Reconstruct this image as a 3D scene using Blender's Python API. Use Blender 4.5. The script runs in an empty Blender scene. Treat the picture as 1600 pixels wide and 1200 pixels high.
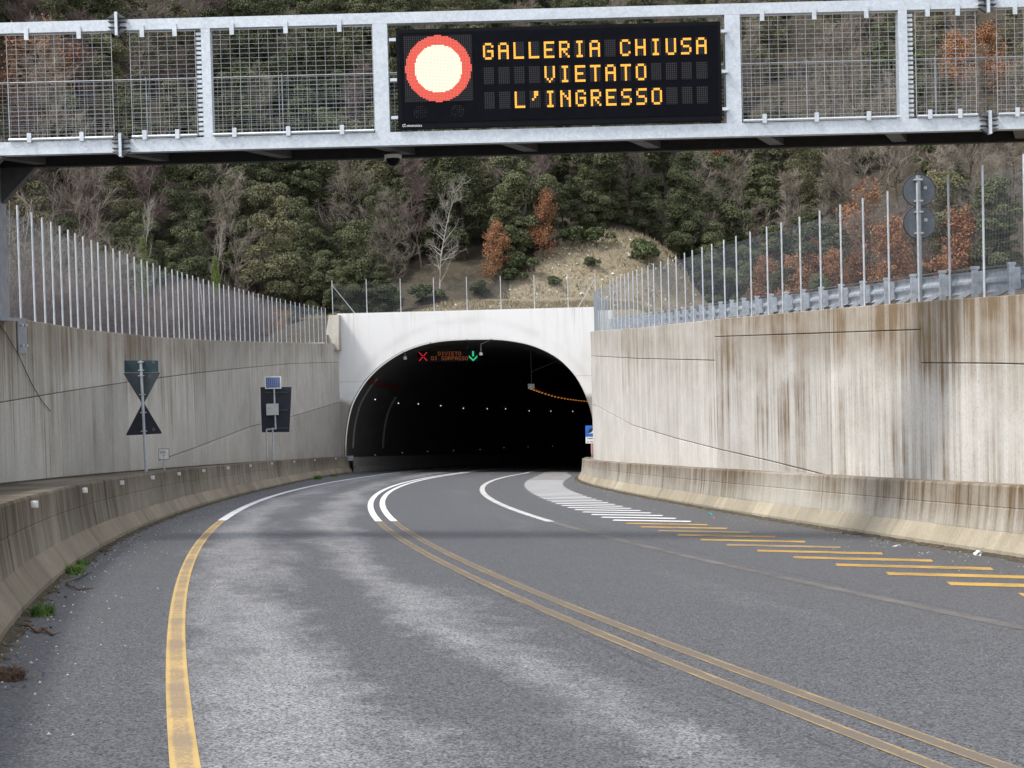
import bpy, math, random
import numpy as np
from mathutils import Vector, Matrix

# ------------------------------------------------------------------ camera, sky, sun, exposure
scene = bpy.context.scene
col = scene.collection
FPX, CX, CY = 2400.0, 800.0, 600.0           # focal length and centre, in pixels of a 1600 x 1200 frame
EYE = 1.64                                   # eye height over the carriageway
PITCH = math.atan(70.0 / FPX)                # looking slightly down
ROLL = math.radians(1.5)
F_ = Vector((0, math.cos(PITCH), -math.sin(PITCH)))
_r0 = Vector((1, 0, 0)); _u0 = Vector((0, math.sin(PITCH), math.cos(PITCH)))
R_ = _r0 * math.cos(ROLL) - _u0 * math.sin(ROLL)
U_ = _r0 * math.sin(ROLL) + _u0 * math.cos(ROLL)
CAM = Vector((0, 0, EYE))
cd = bpy.data.cameras.new('camera'); cam = bpy.data.objects.new('camera', cd); col.objects.link(cam)
m = Matrix((R_, U_, -F_)).transposed().to_4x4(); m.translation = CAM
cam.matrix_world = m
cd.sensor_width = 36.0; cd.lens = 36.0 * FPX / 1600.0; cd.clip_start = 0.1; cd.clip_end = 2000
scene.camera = cam
scene.render.resolution_x, scene.render.resolution_y = 1024, 768

SUN_DIR = Vector((0.62, 0.36, -1.0)).normalized()      # the way the light travels
world = bpy.data.worlds.new('World'); scene.world = world; world.use_nodes = True
wn = world.node_tree.nodes; wl = world.node_tree.links
bg = wn['Background']; sky = wn.new('ShaderNodeTexSky'); sky.sky_type = 'NISHITA'; sky.sun_disc = False
sky.sun_elevation = math.asin(-SUN_DIR.z); sky.sun_rotation = math.atan2(-SUN_DIR.x, -SUN_DIR.y)
sky.air_density = 1.0; sky.dust_density = 1.5; sky.ozone_density = 1.0
hs = wn.new('ShaderNodeHueSaturation'); hs.inputs['Saturation'].default_value = 0.30      # thin white cloud veil
wl.new(sky.outputs[0], hs.inputs['Color']); wl.new(hs.outputs[0], bg.inputs[0]); bg.inputs[1].default_value = 0.15
sl = bpy.data.lights.new('sun', 'SUN'); sun = bpy.data.objects.new('sun', sl); col.objects.link(sun)
sl.energy = 1.3; sl.angle = math.radians(10.0); sl.color = (1.0, 0.95, 0.87)
sun.rotation_euler = SUN_DIR.to_track_quat('-Z', 'Y').to_euler(); sun.location = (-20, -10, 40)
scene.view_settings.view_transform = 'Standard'; scene.view_settings.look = 'None'
scene.view_settings.exposure = 1.2; scene.view_settings.gamma = 1.0
scene.view_settings.use_curve_mapping = False
scene.cycles.max_bounces = 6; scene.cycles.diffuse_bounces = 3; scene.cycles.transparent_max_bounces = 8

# ------------------------------------------------------------------ measuring helpers
GR, CS = 170.0 / FPX, 0.028                  # the road falls away from us and to the right
def road(X, Y): return -GR * Y - CS * X
def proj(p):
    d = Vector(p) - CAM; w = d.dot(F_)
    return CX + FPX * d.dot(R_) / w, CY - FPX * d.dot(U_) / w
def ray(x, y): return F_ + R_ * ((x - CX) / FPX) + U_ * ((CY - y) / FPX)
def at(x, y, Y):
    r = ray(x, y); return CAM + r * (Y / r.y)
def ground(x, y):
    r = ray(x, y); t = EYE / (-GR * r.y - CS * r.x - r.z)
    return CAM + r * t
def z_at(X, Y, f):                            # height on the vertical through (X, Y) seen on the picture line f
    z = 1.7
    for _ in range(5):
        x, y = proj((X, Y, z)); z += (y - f(x)) * Y / FPX
    return z
class Curve:                                  # a smooth plan line X(Y) through measured ground points
    def __init__(s, pts, deg=3, raw=False):
        g = [p if raw else tuple(ground(*p))[:2] for p in pts]
        xs = np.array([q[0] for q in g]); ys = np.array([q[1] for q in g])
        s.lo, s.hi = ys.min(), ys.max(); s.p = np.polyfit(ys, xs, deg); s.dp = np.polyder(s.p)
    def __call__(s, Y):
        if Y > 100: return s(100.0) + ext(Y - 100)
        c = min(max(Y, s.lo), s.hi); return float(np.polyval(s.p, c) + (Y - c) * np.polyval(s.dp, c))
    def slope(s, Y): return (s(Y + .05) - s(Y - .05)) / .1
    def normal(s, Y, side):
        k = s.slope(Y); n = math.hypot(1, k); return Vector((side / n, -side * k / n, 0))
def ext(t): return 0.055 * t + t * t / 460.0  # the tunnel bends away to the right
YP = 100.0                                    # plane of the portal

edge_c = Curve([(290,1200),(272,1000),(300,880),(345,812),(420,778),(500,757),(600,741)], 4)
mid_c = Curve([(1500,1200),(1100,1064),(900,980),(740,902),(598,816),(580,792),(596,766),(660,748),(725,738)], 4)
arc_c = Curve([(1600,980),(1400,944),(1200,896),(1024,858),(866,815),(804,798),(772,784),(756,764),(766,752),(806,742)], 4)
ha_c = Curve([(1464,911),(1372,894),(1292,880),(1226,869),(1170,859),(1084,843),(1020,828),(956,813),(906,800),(872,788),(840,776),(820,764),(820,754),(842,742)], 5)
hb_c = Curve([(1560,888),(1466,875),(1386,865),(1312,855),(1214,839),(1138,826),(1082,815),(1038,805),(998,797),(968,790),(924,780),(900,770),(884,762),(878,752),(888,741)], 5)
bl_c = Curve([(0,1005),(49,960),(94,900),(157,859),(225,825),(300,797),(350,781),(420,763),(490,748),(546,739)], 4)
_br = [tuple(ground(*p))[:2] for p in [(1600,876),(1425,846),(1272,826),(1119,796),(996,774),(944,765),(909,751)]]
br_c = Curve(_br + [(3.75, 88), (5.3, 99)], 4, raw=True)
def offL(Y): return 2.05 - 1.4 * min(max((Y - 24) / 76.0, 0), 1) ** 0.8
def wallL(Y): return bl_c(Y) - offL(Y)
def wallR(Y): return br_c(Y) + 0.85
def tab(xs, ys): return lambda x: float(np.interp(x, xs, ys))
topL_f = tab([0,51,135,236,337,439,530], [493,501.5,515,526,532,535,537])
topR_f = tab([922,1000,1119,1337,1600], [518,512,499,479,459.5])
def topL(Y): Y = max(Y, 28.5); return z_at(wallL(Y), Y, topL_f)
def topR(Y): Y = min(max(Y, 25.3), 82); return z_at(wallR(Y), Y, topR_f)

# ------------------------------------------------------------------ object helpers
def tag(o, label=None, cat=None, group=None, kind=None):
    if label: o['label'] = label
    if cat: o['category'] = cat
    if group: o['group'] = group
    if kind: o['kind'] = kind
    return o
def empty(name, loc, label=None, cat=None, group=None, rz=0):
    o = bpy.data.objects.new(name, None); col.objects.link(o); o.location = loc; o.rotation_euler = (0, 0, rz)
    o.empty_display_size = 0.2
    return tag(o, label, cat, group)
def link(name, me, parent=None, loc=None):
    o = bpy.data.objects.new(name, me); col.objects.link(o)
    if parent is not None: o.parent = parent
    if loc is not None: o.location = loc
    return o
class MB:
    def __init__(s): s.v = []; s.f = []; s.uv = []
    def add(s, vs, fs, uvs=None):
        b = len(s.v); s.v += [tuple(p) for p in vs]; s.f += [tuple(i + b for i in f) for f in fs]
        s.uv += list(uvs) if uvs else [(p[0], p[2]) for p in vs]
        return s
    def box(s, a, b, uvs=None):
        (x0, y0, z0), (x1, y1, z1) = a, b
        return s.add([(x0,y0,z0),(x1,y0,z0),(x1,y1,z0),(x0,y1,z0),(x0,y0,z1),(x1,y0,z1),(x1,y1,z1),(x0,y1,z1)],
                     [(0,3,2,1),(4,5,6,7),(0,1,5,4),(1,2,6,5),(2,3,7,6),(3,0,4,7)])
    def bar(s, p, q, w, h=None, up=(0,0,1)):      # a square bar from p to q
        h = h or w; p, q = Vector(p), Vector(q); d = (q - p).normalized(); u = Vector(up)
        if abs(d.dot(u)) > .98: u = Vector((0, 1, 0))
        a = d.cross(u).normalized(); b = a.cross(d); a *= w / 2; b *= h / 2
        vs = [p-a-b, p+a-b, p+a+b, p-a+b, q-a-b, q+a-b, q+a+b, q-a+b]
        return s.add(vs, [(0,3,2,1),(4,5,6,7),(0,1,5,4),(1,2,6,5),(2,3,7,6),(3,0,4,7)])
    def tube(s, pts, rs, n=6, caps=True):
        pts = [Vector(p) for p in pts]
        if not hasattr(rs, '__len__'): rs = [rs] * len(pts)
        b0 = len(s.v); rings = []; prev = None
        for i, p in enumerate(pts):
            d = (pts[min(i+1, len(pts)-1)] - pts[max(i-1, 0)]).normalized()
            u = prev if prev is not None else (Vector((1,0,0)) if abs(d.x) < .9 else Vector((0,1,0)))
            a = (u - d * u.dot(d)).normalized(); b = d.cross(a); prev = a
            rings.append([p + (a * math.cos(2*math.pi*k/n) + b * math.sin(2*math.pi*k/n)) * rs[i] for k in range(n)])
        vs = [v for r in rings for v in r]; fs = []
        for i in range(len(pts)-1):
            for k in range(n):
                fs.append((i*n+k, i*n+(k+1) % n, (i+1)*n+(k+1) % n, (i+1)*n+k))
        if caps: fs.append(tuple(range(n))[::-1]); fs.append(tuple((len(pts)-1)*n+k for k in range(n)))
        return s.add(vs, fs)
    def prism(s, poly, y0, y1):                  # polygon in (x, z), thick along y
        n = len(poly); vs = [(x, y0, z) for x, z in poly] + [(x, y1, z) for x, z in poly]
        return s.add(vs, [tuple(range(n)), tuple(range(n, 2*n))[::-1]] + [(i, n+i, n+(i+1) % n, (i+1) % n) for i in range(n)])
    def sweep(s, pts, ns, prof, us, v0=0.0, close=True):   # profile (out, height) along a plan path
        vs, uvs, fs = [], [], []; n = len(prof)
        for p, nn, u in zip(pts, ns, us):
            for d, h in prof:
                vs.append(Vector(p) + nn * d + Vector((0, 0, h))); uvs.append((u, v0 - h))
        for i in range(len(pts)-1):
            for k in range(n if close else n-1):
                fs.append((i*n+k, i*n+(k+1) % n, (i+1)*n+(k+1) % n, (i+1)*n+k))
        if close: fs.append(tuple(range(n))); fs.append(tuple((len(pts)-1)*n+k for k in range(n))[::-1])
        return s.add(vs, fs, uvs)
    def mesh(s, name, mat, smooth=False):
        me = bpy.data.meshes.new(name); me.from_pydata(s.v, [], s.f); me.materials.append(mat)
        uvl = me.uv_layers.new(name='UVMap'); idx = np.empty(len(me.loops), dtype=np.int32)
        me.loops.foreach_get('vertex_index', idx)
        uvl.data.foreach_set('uv', np.array(s.uv, dtype=np.float32)[idx].ravel())
        if smooth: me.polygons.foreach_set('use_smooth', [True] * len(me.polygons))
        me.update(); return me
    def build(s, name, mat, parent=None, smooth=False): return link(name, s.mesh(name, mat, smooth), parent)

# ------------------------------------------------------------------ materials
class NT:
    def __init__(s, name):
        s.m = bpy.data.materials.new(name); s.m.use_nodes = True; s.t = s.m.node_tree
        s.b = s.t.nodes['Principled BSDF']
    def n(s, typ, ins=None, **kw):
        nd = s.t.nodes.new('ShaderNode' + typ)
        for k, v in kw.items(): setattr(nd, k, v)
        for k, v in (ins or {}).items(): s.set(nd.inputs[k], v)
        return nd
    def set(s, sock, v):
        if isinstance(v, bpy.types.NodeSocket): s.t.links.new(v, sock)
        elif isinstance(v, tuple) and len(v) == 3 and sock.type == 'RGBA': sock.default_value = (*v, 1)
        else: sock.default_value = v
    def noise(s, vec, scale, detail=4, rough=.55): 
        return s.n('TexNoise', {'Vector': vec, 'Scale': scale, 'Detail': detail, 'Roughness': rough}).outputs[0]
    def scale(s, vec, v): return s.n('VectorMath', {0: vec, 1: v}, operation='MULTIPLY').outputs[0]
    def math(s, op, a, b=0.0): return s.n('Math', {0: a, 1: b}, operation=op).outputs[0]
    def rng(s, v, a, b, c=0.0, d=1.0): return s.n('MapRange', {0: v, 1: a, 2: b, 3: c, 4: d}, clamp=True).outputs[0]
    def mix(s, f, a, b, mode='MIX'):
        nd = s.n('Mix', data_type='RGBA', blend_type=mode); s.set(nd.inputs[0], f); s.set(nd.inputs[6], a); s.set(nd.inputs[7], b)
        return nd.outputs[2]
    def obj(s): return s.n('TexCoord').outputs['Object']
    def pos(s): return s.n('NewGeometry').outputs['Position']
    def uv(s): return s.n('TexCoord').outputs['UV']
    def done(s, color, rough=.7, metal=0.0, bump=None, bs=.2, bd=.02, spec=.5):
        s.set(s.b.inputs['Base Color'], color); s.set(s.b.inputs['Roughness'], rough); s.set(s.b.inputs['Metallic'], metal)
        s.b.inputs['Specular IOR Level'].default_value = spec
        if bump is not None:
            s.set(s.b.inputs['Normal'], s.n('Bump', {'Strength': bs, 'Distance': bd, 'Height': bump}).outputs[0])
        return s.m
def plain(name, c, rough=.6, metal=0.0, var=.25, sc=6.0, spec=.4):
    t = NT(name); n_ = t.noise(t.pos(), sc)
    c2 = tuple(x * (1 - var) for x in c); c1 = tuple(min(1, x * (1 + var)) for x in c)
    return t.done(t.mix(t.rng(n_, .3, .7), c2, c1), rough, metal, bump=n_, bs=.08, bd=.01, spec=spec)
def glow(name, c, e):
    t = NT(name); t.b.inputs['Emission Color'].default_value = (*c, 1); t.b.inputs['Emission Strength'].default_value = e
    return t.done(tuple(x * .3 for x in c), .5)

def concrete(name, light, stain, amount, bias, reach=5.0, mott=.3, heavy=None, band=None):
    t = NT(name); uv = t.uv(); sx = t.n('SeparateXYZ', {0: uv}); v = sx.outputs[1]
    def n1d(f, d, r_, seed):
        return t.noise(t.n('CombineXYZ', {0: t.math('MULTIPLY', sx.outputs[0], f), 1: t.math('MULTIPLY', v, f * .012), 2: seed}).outputs[0], 1.0, d, r_)
    def runs(f, seed, lo, hi, soft):               # stains that run down from the top, each to its own length
        ln = t.rng(n1d(f, 4, .62, seed), lo, hi, -.8, reach)
        return t.rng(t.math('SUBTRACT', ln, v), -soft, soft, 0, 1)
    patch = t.noise(t.scale(uv, (.16, .30, 1)), 1.0, 4, .6)
    brk = t.noise(t.scale(uv, (2.4, .55, 1)), 1.0, 5, .65)
    a = t.math('MULTIPLY', runs(1.3, 3.1, .46 - bias, .72 - bias, 1.1), .62)
    b = t.math('MULTIPLY', runs(4.6, 8.7, .46 - bias, .74 - bias, .7), .55)
    c_ = t.math('MULTIPLY', runs(13.0, 5.2, .50 - bias, .78 - bias, .5), .35)
    k = t.math('ADD', a, t.math('ADD', b, c_))
    k = t.math('MULTIPLY', k, t.rng(brk, .28, .62, .35, 1.1)); k = t.math('MULTIPLY', k, t.rng(patch, .36, .60, .12, 1.25))
    if heavy: k = t.math('MULTIPLY', k, t.rng(sx.outputs[0], heavy[0], heavy[1], heavy[2], heavy[3]))
    if band:                                       # brown wash along the top edge, with a ragged lower end
        e = t.math('ADD', t.math('MULTIPLY', n1d(2.6, 5, .66, 6.4), band[0] * 2.0), t.math('MULTIPLY', n1d(.35, 3, .5, 2.2), band[0] * 1.6))
        tb_ = t.rng(t.math('SUBTRACT', e, v), -.25, .5, 0, band[1])
        if heavy: tb_ = t.math('MULTIPLY', tb_, t.rng(sx.outputs[0], heavy[0], heavy[1], 1.0, .35))
    m4 = t.noise(t.scale(uv, (1.1, .8, 1)), 1.0, 6, .65); big = t.noise(t.scale(uv, (.33, .5, 1)), 1.0, 4, .6)
    base = t.mix(t.rng(m4, .36, .66, 0, mott), light, tuple(l * q for l, q in zip(light, (.62, .64, .68))))
    base = t.mix(t.rng(big, .48, .60, 0, .38), base, tuple(l * q for l, q in zip(light, (.70, .68, .65))))
    wash = n1d(2.1, 4, .6, 1.7); base = t.mix(t.rng(wash, .52, .74, 0, .3), base, tuple(.5 * l + .5 * q for l, q in zip(light, stain)))
    tone = t.rng(t.n('ObjectInfo').outputs['Random'], 0, 1, .82, 1.10)
    if band: base = t.mix(tb_, base, tuple(.42 * l + .58 * q for l, q in zip(light, stain)))
    c = t.mix(t.math('MINIMUM', t.math('MULTIPLY', k, amount), 1.0), base, stain)
    fine = t.noise(t.pos(), 16.0, 6, .72)
    c = t.mix(t.rng(fine, .50, .74, 0, .35), c, tuple(x * .6 for x in stain))
    pit = t.n('TexVoronoi', {'Vector': t.pos(), 'Scale': 3.2}).outputs['Distance']
    c = t.mix(t.rng(pit, .03, .07, .5, 0), c, tuple(x * .5 for x in stain))
    c = t.mix(1.0, c, t.n('CombineColor', {0: tone, 1: tone, 2: tone}).outputs[0], 'MULTIPLY')
    hb = t.math('ADD', t.math('MULTIPLY', fine, .5), m4)
    return t.done(c, .9, bump=hb, bs=.4, bd=.02, spec=.2)

M = {}
M['wallR'] = concrete('pale_wall_concrete', (.60, .58, .54), (.185, .135, .085), .85, .045, 7.5, .35, (99.0, 102.5, 1.05, .45), (.7, .75))
M['wallL'] = concrete('grey_wall_concrete', (.50, .48, .435), (.20, .158, .115), .85, .02, 4.5, .4, (-30, 5, 1.2, .7), (.45, .7))
M['barR'] = concrete('barrier_concrete', (.50, .47, .41), (.135, .095, .055), 1.0, .10, 1.2, .4, None, (.18, .7))
M['barL'] = concrete('barrier_concrete_weathered', (.35, .31, .245), (.085, .065, .043), 1.0, .09, 1.2, .5, None, (.2, .7))
M['footR'] = concrete('foot_concrete', (.42, .37, .28), (.15, .115, .07), .7, .05, 1.4, .6)
M['footL'] = concrete('foot_concrete_brown', (.33, .28, .21), (.13, .10, .068), .6, .03, 1.4, .6)
M['ledge'] = concrete('ledge_dirt', (.25, .22, .175), (.08, .062, .045), .7, .0)
M['dirt'] = plain('roadside_dirt_shade', (.08, .07, .05), .95, 0, .45, 9.0, .1)  # dirt colour that also carries painted contact shade at the barrier feet
def portal_mat():
    t = NT('portal_paint'); p = t.pos(); s = t.n('SeparateXYZ', {0: p})
    n1 = t.noise(t.scale(p, (2.2, 1, .18)), 1.0, 5, .6); n2 = t.noise(p, .5, 5, .6); n3 = t.noise(p, 9, 5, .7)
    c = t.mix(t.rng(n1, .5, .72, 0, .3), (.72, .715, .71), (.5, .485, .46))
    c = t.mix(t.rng(n2, .5, .75, 0, .3), c, (.56, .545, .52))
    dx = t.math('MULTIPLY', t.math('ADD', s.outputs[0], 2.7), .92); dz = t.math('ADD', s.outputs[2], 5.2)
    rad = t.math('SQRT', t.math('ADD', t.math('MULTIPLY', dx, dx), t.math('MULTIPLY', dz, dz)))
    ring = t.math('MULTIPLY', t.rng(t.math('ABSOLUTE', t.math('SUBTRACT', rad, 8.15)), .05, .35, 1, 0), t.rng(n2, .35, .6))
    c = t.mix(t.math('MULTIPLY', ring, .35), c, (.52, .51, .49))
    seam = t.rng(t.math('ABSOLUTE', t.math('ADD', s.outputs[2], .85)), .015, .05, .45, 0); c = t.mix(seam, c, (.42, .40, .37))
    soot = t.rng(t.math('ADD', rad, t.math('MULTIPLY', n2, 1.2)), 7.3, 8.0, .28, 0); c = t.mix(soot, c, (.40, .385, .36))
    run = t.noise(t.scale(p, (3.5, 1, .10)), 1.0, 4, .6); c = t.mix(t.math('MULTIPLY', t.rng(run, .56, .72, 0, .5), t.rng(s.outputs[2], .8, 3.5)), c, (.44, .42, .38))
    h = t.math('ADD', s.outputs[2], t.math('MULTIPLY', n2, 1.2))
    c = t.mix(t.rng(h, -1.75, -1.35), t.mix(n1, (.34, .32, .29), (.22, .2, .18)), c)
    return t.done(c, .8, bump=n3, bs=.15, bd=.02, spec=.3)
M['portal'] = portal_mat()
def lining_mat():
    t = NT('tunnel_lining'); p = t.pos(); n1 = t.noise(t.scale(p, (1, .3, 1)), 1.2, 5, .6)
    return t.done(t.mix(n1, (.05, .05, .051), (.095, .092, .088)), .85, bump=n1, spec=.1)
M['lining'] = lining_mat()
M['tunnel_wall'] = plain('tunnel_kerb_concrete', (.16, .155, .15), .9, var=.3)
def asphalt_mat():
    t = NT('asphalt'); uv = t.uv(); p = t.pos(); sp = t.n('SeparateXYZ', {0: uv}); u = sp.outputs[0]
    wob = t.noise(t.scale(uv, (.5, .16, 1)), 1.0, 5, .62)
    uw = t.math('ADD', u, t.rng(wob, .25, .75, -.6, .6))
    def band(c, w):
        d = t.math('ABSOLUTE', t.math('SUBTRACT', uw, c)); return t.rng(d, w * .1, w * 1.35, 1, 0)
    b = t.math('MAXIMUM', band(.65, .85), t.math('MULTIPLY', band(2.5, .75), .85))
    b = t.math('MAXIMUM', b, t.math('MULTIPLY', band(6.3, .6), .5))
    st = t.noise(t.scale(uv, (2.6, 2.0, 1)), 1.0, 8, .78)
    pt = t.noise(t.scale(uv, (.7, .10, 1)), 1.0, 5, .62)
    patch = t.rng(t.math('ADD', t.math('MULTIPLY', b, .36), t.math('ADD', t.math('MULTIPLY', st, .62), t.math('MULTIPLY', pt, .55))), .72, .97)
    right = t.rng(u, 3.6, 5.2, 1.0, .45)
    left = t.rng(u, -1.1, .25, .0, 1.0)
    patch = t.math('MULTIPLY', patch, t.math('MULTIPLY', right, left))
    g1 = t.noise(p, 26.0, 5, .85); g2 = t.n('TexVoronoi', {'Vector': p, 'Scale': 85.0}).outputs['Color']
    gv = t.n('SeparateColor', {0: g2}).outputs[0]
    sp1 = t.n('TexVoronoi', {'Vector': p, 'Scale': 9.0}).outputs['Distance']
    grain = t.math('ADD', t.math('MULTIPLY', g1, .65), t.math('MULTIPLY', gv, .55))
    base = t.mix(patch, (.082, .084, .090), (.205, .207, .215))
    c = t.mix(1.0, base, t.mix(t.rng(grain, .30, .90), (.12, .12, .13), (2.05, 2.05, 2.05)), 'MULTIPLY')
    c = t.mix(t.rng(sp1, .035, .06, .55, 0), c, (.36, .35, .34))
    dirt = t.noise(p, .7, 5, .65)
    c = t.mix(t.rng(dirt, .48, .78, 0, .3), c, (.07, .069, .068))
    seam = t.math('MINIMUM', t.math('ABSOLUTE', t.math('SUBTRACT', u, 3.55)), t.math('ABSOLUTE', t.math('SUBTRACT', u, 7.9)))
    sn = t.noise(t.scale(uv, (1, 1.2, 1)), 1.0, 4, .6); seam = t.math('ADD', seam, t.rng(sn, .3, .7, -.03, .03))
    c = t.mix(t.rng(t.math('ABSOLUTE', seam), .006, .02, .5, 0), c, (.035, .034, .034))
    return t.done(c, t.rng(patch, 0, 1, .62, .8), bump=grain, bs=.5, bd=.012, spec=.45)
M['asphalt'] = asphalt_mat()
def paint(name, c, wear, under=(.07, .068, .068), edge=False):
    t = NT(name); p = t.pos(); uv = t.uv()
    n1 = t.noise(p, 45.0, 4, .7); n2 = t.noise(p, 1.6, 5, .6)
    w = t.math('ADD', t.math('MULTIPLY', n1, .65), t.math('MULTIPLY', n2, .5))
    if edge:
        u = t.n('SeparateXYZ', {0: uv}).outputs[0]
        e = t.rng(t.math('ABSOLUTE', t.math('SUBTRACT', u, .5)), .25, .48, 0.16, -.10)
        w = t.math('ADD', w, e)
    k = t.rng(w, .86 - wear * .5, 1.02 - wear * .5)
    cc = t.mix(t.rng(n2, .3, .7), c, tuple(x * .78 for x in c))
    return t.done(t.mix(k, cc, under), .75, bump=n1, bs=.3, bd=.006, spec=.3)
M['white'] = paint('white_paint', (.78, .78, .79), .30)
M['white_worn'] = paint('white_paint_worn', (.56, .55, .54), .50)
M['yellow'] = paint('yellow_paint', (.53, .37, .145), .52, (.27, .205, .14), True)
M['yellow_worn'] = paint('yellow_paint_worn', (.36, .26, .13), .76, (.15, .125, .098), True)
M['yellow_hatch'] = paint('yellow_hatch_paint', (.52, .32, .085), .56, (.11, .09, .07))
M['ghost'] = paint('ghost_paint', (.16, .15, .14), .62, (.075, .073, .073))
def galv():
    t = NT('galvanised_steel'); p = t.pos(); n1 = t.noise(p, 5.0, 6, .65); n2 = t.n('TexVoronoi', {'Vector': p, 'Scale': 26.0}).outputs['Color']
    bw = t.n('SeparateColor', {0: n2}).outputs[0]
    k = t.math('ADD', t.math('MULTIPLY', n1, .7), t.math('MULTIPLY', bw, .3))
    c = t.mix(t.rng(k, .2, .8), (.43, .47, .515), (.58, .625, .67))
    return t.done(c, t.rng(k, .3, .7, .62, .42), .35, bump=n1, bs=.06, bd=.01)
M['galv'] = galv()
def galv2():
    t = NT('dull_galvanised_steel'); p = t.pos(); n1 = t.noise(p, 7.0, 6, .65)
    return t.done(t.mix(t.rng(n1, .3, .7), (.25, .285, .33), (.50, .54, .59)), .5, .35, bump=n1, bs=.06, bd=.01)
M['galv2'] = galv2()
M['steel'] = plain('dull_steel', (.30, .325, .36), .5, .4, .2)
M['mesh'] = plain('panel_wire', (.40, .42, .44), .5, .2, .1)
M['post'] = plain('fence_post_steel', (.46, .485, .52), .5, .3, .15)
M['wire'] = plain('fence_wire', (.20, .225, .26), .5, .3, .1)
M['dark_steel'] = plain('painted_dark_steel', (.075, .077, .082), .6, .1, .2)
M['gantry_shade'] = plain('painted_shade_steel', (.03, .03, .032), .7, 0, .2, spec=.15)  # near-black colour paints in the shade on walkway underside and rear chord
M['black'] = plain('black_casing', (.005, .0055, .008), .5, 0, .2, spec=.08)
M['screen'] = plain('dark_screen', (.004, .0045, .007), .7, 0, .15, spec=.05)
M['signback'] = plain('grey_sign_back', (.062, .075, .085), .5, .2, .15)
M['signback_dark'] = plain('dark_sign_back', (.022, .025, .036), .5, .1, .15)
M['signback_teal'] = plain('teal_sign_back', (.035, .066, .078), .45, .2, .15)
M['disc'] = plain('disc_sign_back', (.10, .115, .14), .5, .2, .1)
M['white_plastic'] = plain('white_plastic', (.72, .72, .70), .45, 0, .1)
M['grey_box'] = plain('grey_box_paint', (.50, .51, .50), .5, 0, .1)
M['ink'] = plain('black_ink', (.02, .025, .035), .6, 0, .1)
M['blue'] = plain('blue_sign_face', (.02, .13, .52), .4, 0, .08)
M['red_dark'] = plain('dark_red_strip', (.13, .018, .022), .6, 0, .1)
M['red'] = plain('red_panel', (.35, .05, .06), .5, 0, .1)
M['amber'] = glow('amber_led', (1.0, .43, .035), .50)
M['amber_dim'] = glow('amber_led_dim', (1.0, .24, .03), .075)
M['led_red'] = glow('red_led', (.88, .11, .07), .40)
M['led_white'] = glow('white_led', (1.0, .86, .66), .52)
M['led_x'] = glow('red_cross_led', (1.0, .03, .04), .38)
M['led_green'] = glow('green_arrow_led', (.02, .75, .30), .30)
M['lamp_white'] = glow('white_lamp', (.95, .97, 1.0), .6)
M['lamp_faint'] = glow('faint_reflector', (.7, .75, .8), .10)
M['lamp_orange'] = glow('orange_lamp', (1.0, .36, .06), .30)
def cell_mat():
    t = NT('led_cell'); u = t.uv()
    w = t.n('TexVoronoi', {'Vector': t.scale(u, (1, 1, 1)), 'Scale': 30.0, 'Randomness': 0.0}).outputs['Distance']
    return t.done(t.mix(t.rng(w, .15, .45), (.05, .05, .054), (.008, .008, .010)), .7, spec=.05)
M['cell'] = cell_mat()
def solar():
    t = NT('solar_cells'); u = t.uv(); b = t.n('TexBrick', {'Vector': u, 'Color1': (.035, .075, .26), 'Color2': (.05, .095, .30), 'Mortar': (.22, .26, .38), 'Scale': 1.0, 'Mortar Size': .012}, offset=0.0)
    b.inputs['Brick Width'].default_value = .075; b.inputs['Row Height'].default_value = .075
    return t.done(b.outputs[0], .25)
M['solar'] = solar()
def leaf(name, a, b, hue=.0):
    t = NT(name); r = t.n('ObjectInfo').outputs['Random']; n1 = t.noise(t.pos(), .9, 4, .6); n2 = t.noise(t.pos(), 7.0, 2, .5)
    k = t.math('ADD', t.math('MULTIPLY', n1, .6), t.math('ADD', t.math('MULTIPLY', r, .4), t.math('MULTIPLY', n2, .35)))
    return t.done(t.mix(t.rng(k, .35, 1.0), a, b), .7, spec=.25)
M['leaf_dark'] = leaf('evergreen_leaf', (.042, .052, .026), (.125, .135, .068))
M['leaf_olive'] = leaf('olive_leaf', (.085, .088, .047), (.175, .168, .093))
M['leaf_rust'] = leaf('rust_leaf', (.20, .092, .048), (.36, .18, .095))
M['leaf_tan'] = leaf('tan_leaf', (.13, .085, .05), (.25, .17, .10))
M['leaf_ivy'] = leaf('ivy_leaf', (.06, .10, .015), (.15, .20, .04))
M['leaf_broom'] = leaf('broom_leaf', (.05, .065, .03), (.11, .13, .06))
M['twig_grey'] = leaf('grey_twig', (.15, .128, .105), (.27, .235, .195))
M['twig_purple'] = leaf('purple_twig', (.11, .082, .076), (.19, .145, .135))
M['twig_pale'] = leaf('pale_twig', (.20, .18, .155), (.34, .315, .28))
M['twig_orange'] = leaf('orange_twig', (.22, .12, .06), (.34, .20, .10))
M['bark'] = plain('dark_bark', (.07, .06, .05), .9, 0, .3)
M['bark_pale'] = plain('pale_bark', (.36, .345, .31), .9, 0, .25, 2.0)
M['grass'] = leaf('green_grass_blade', (.07, .14, .025), (.16, .26, .06))
M['straw'] = leaf('straw_blade', (.17, .138, .085), (.31, .265, .175))
M['stone'] = plain('pale_stone', (.55, .52, .47), .9, 0, .2)
M['litter'] = plain('white_litter', (.75, .77, .76), .6, 0, .1)
M['litter_teal'] = plain('teal_litter', (.10, .38, .36), .5, 0, .1)
M['dead'] = plain('dead_stalk', (.12, .075, .05), .9, 0, .3)
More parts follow.
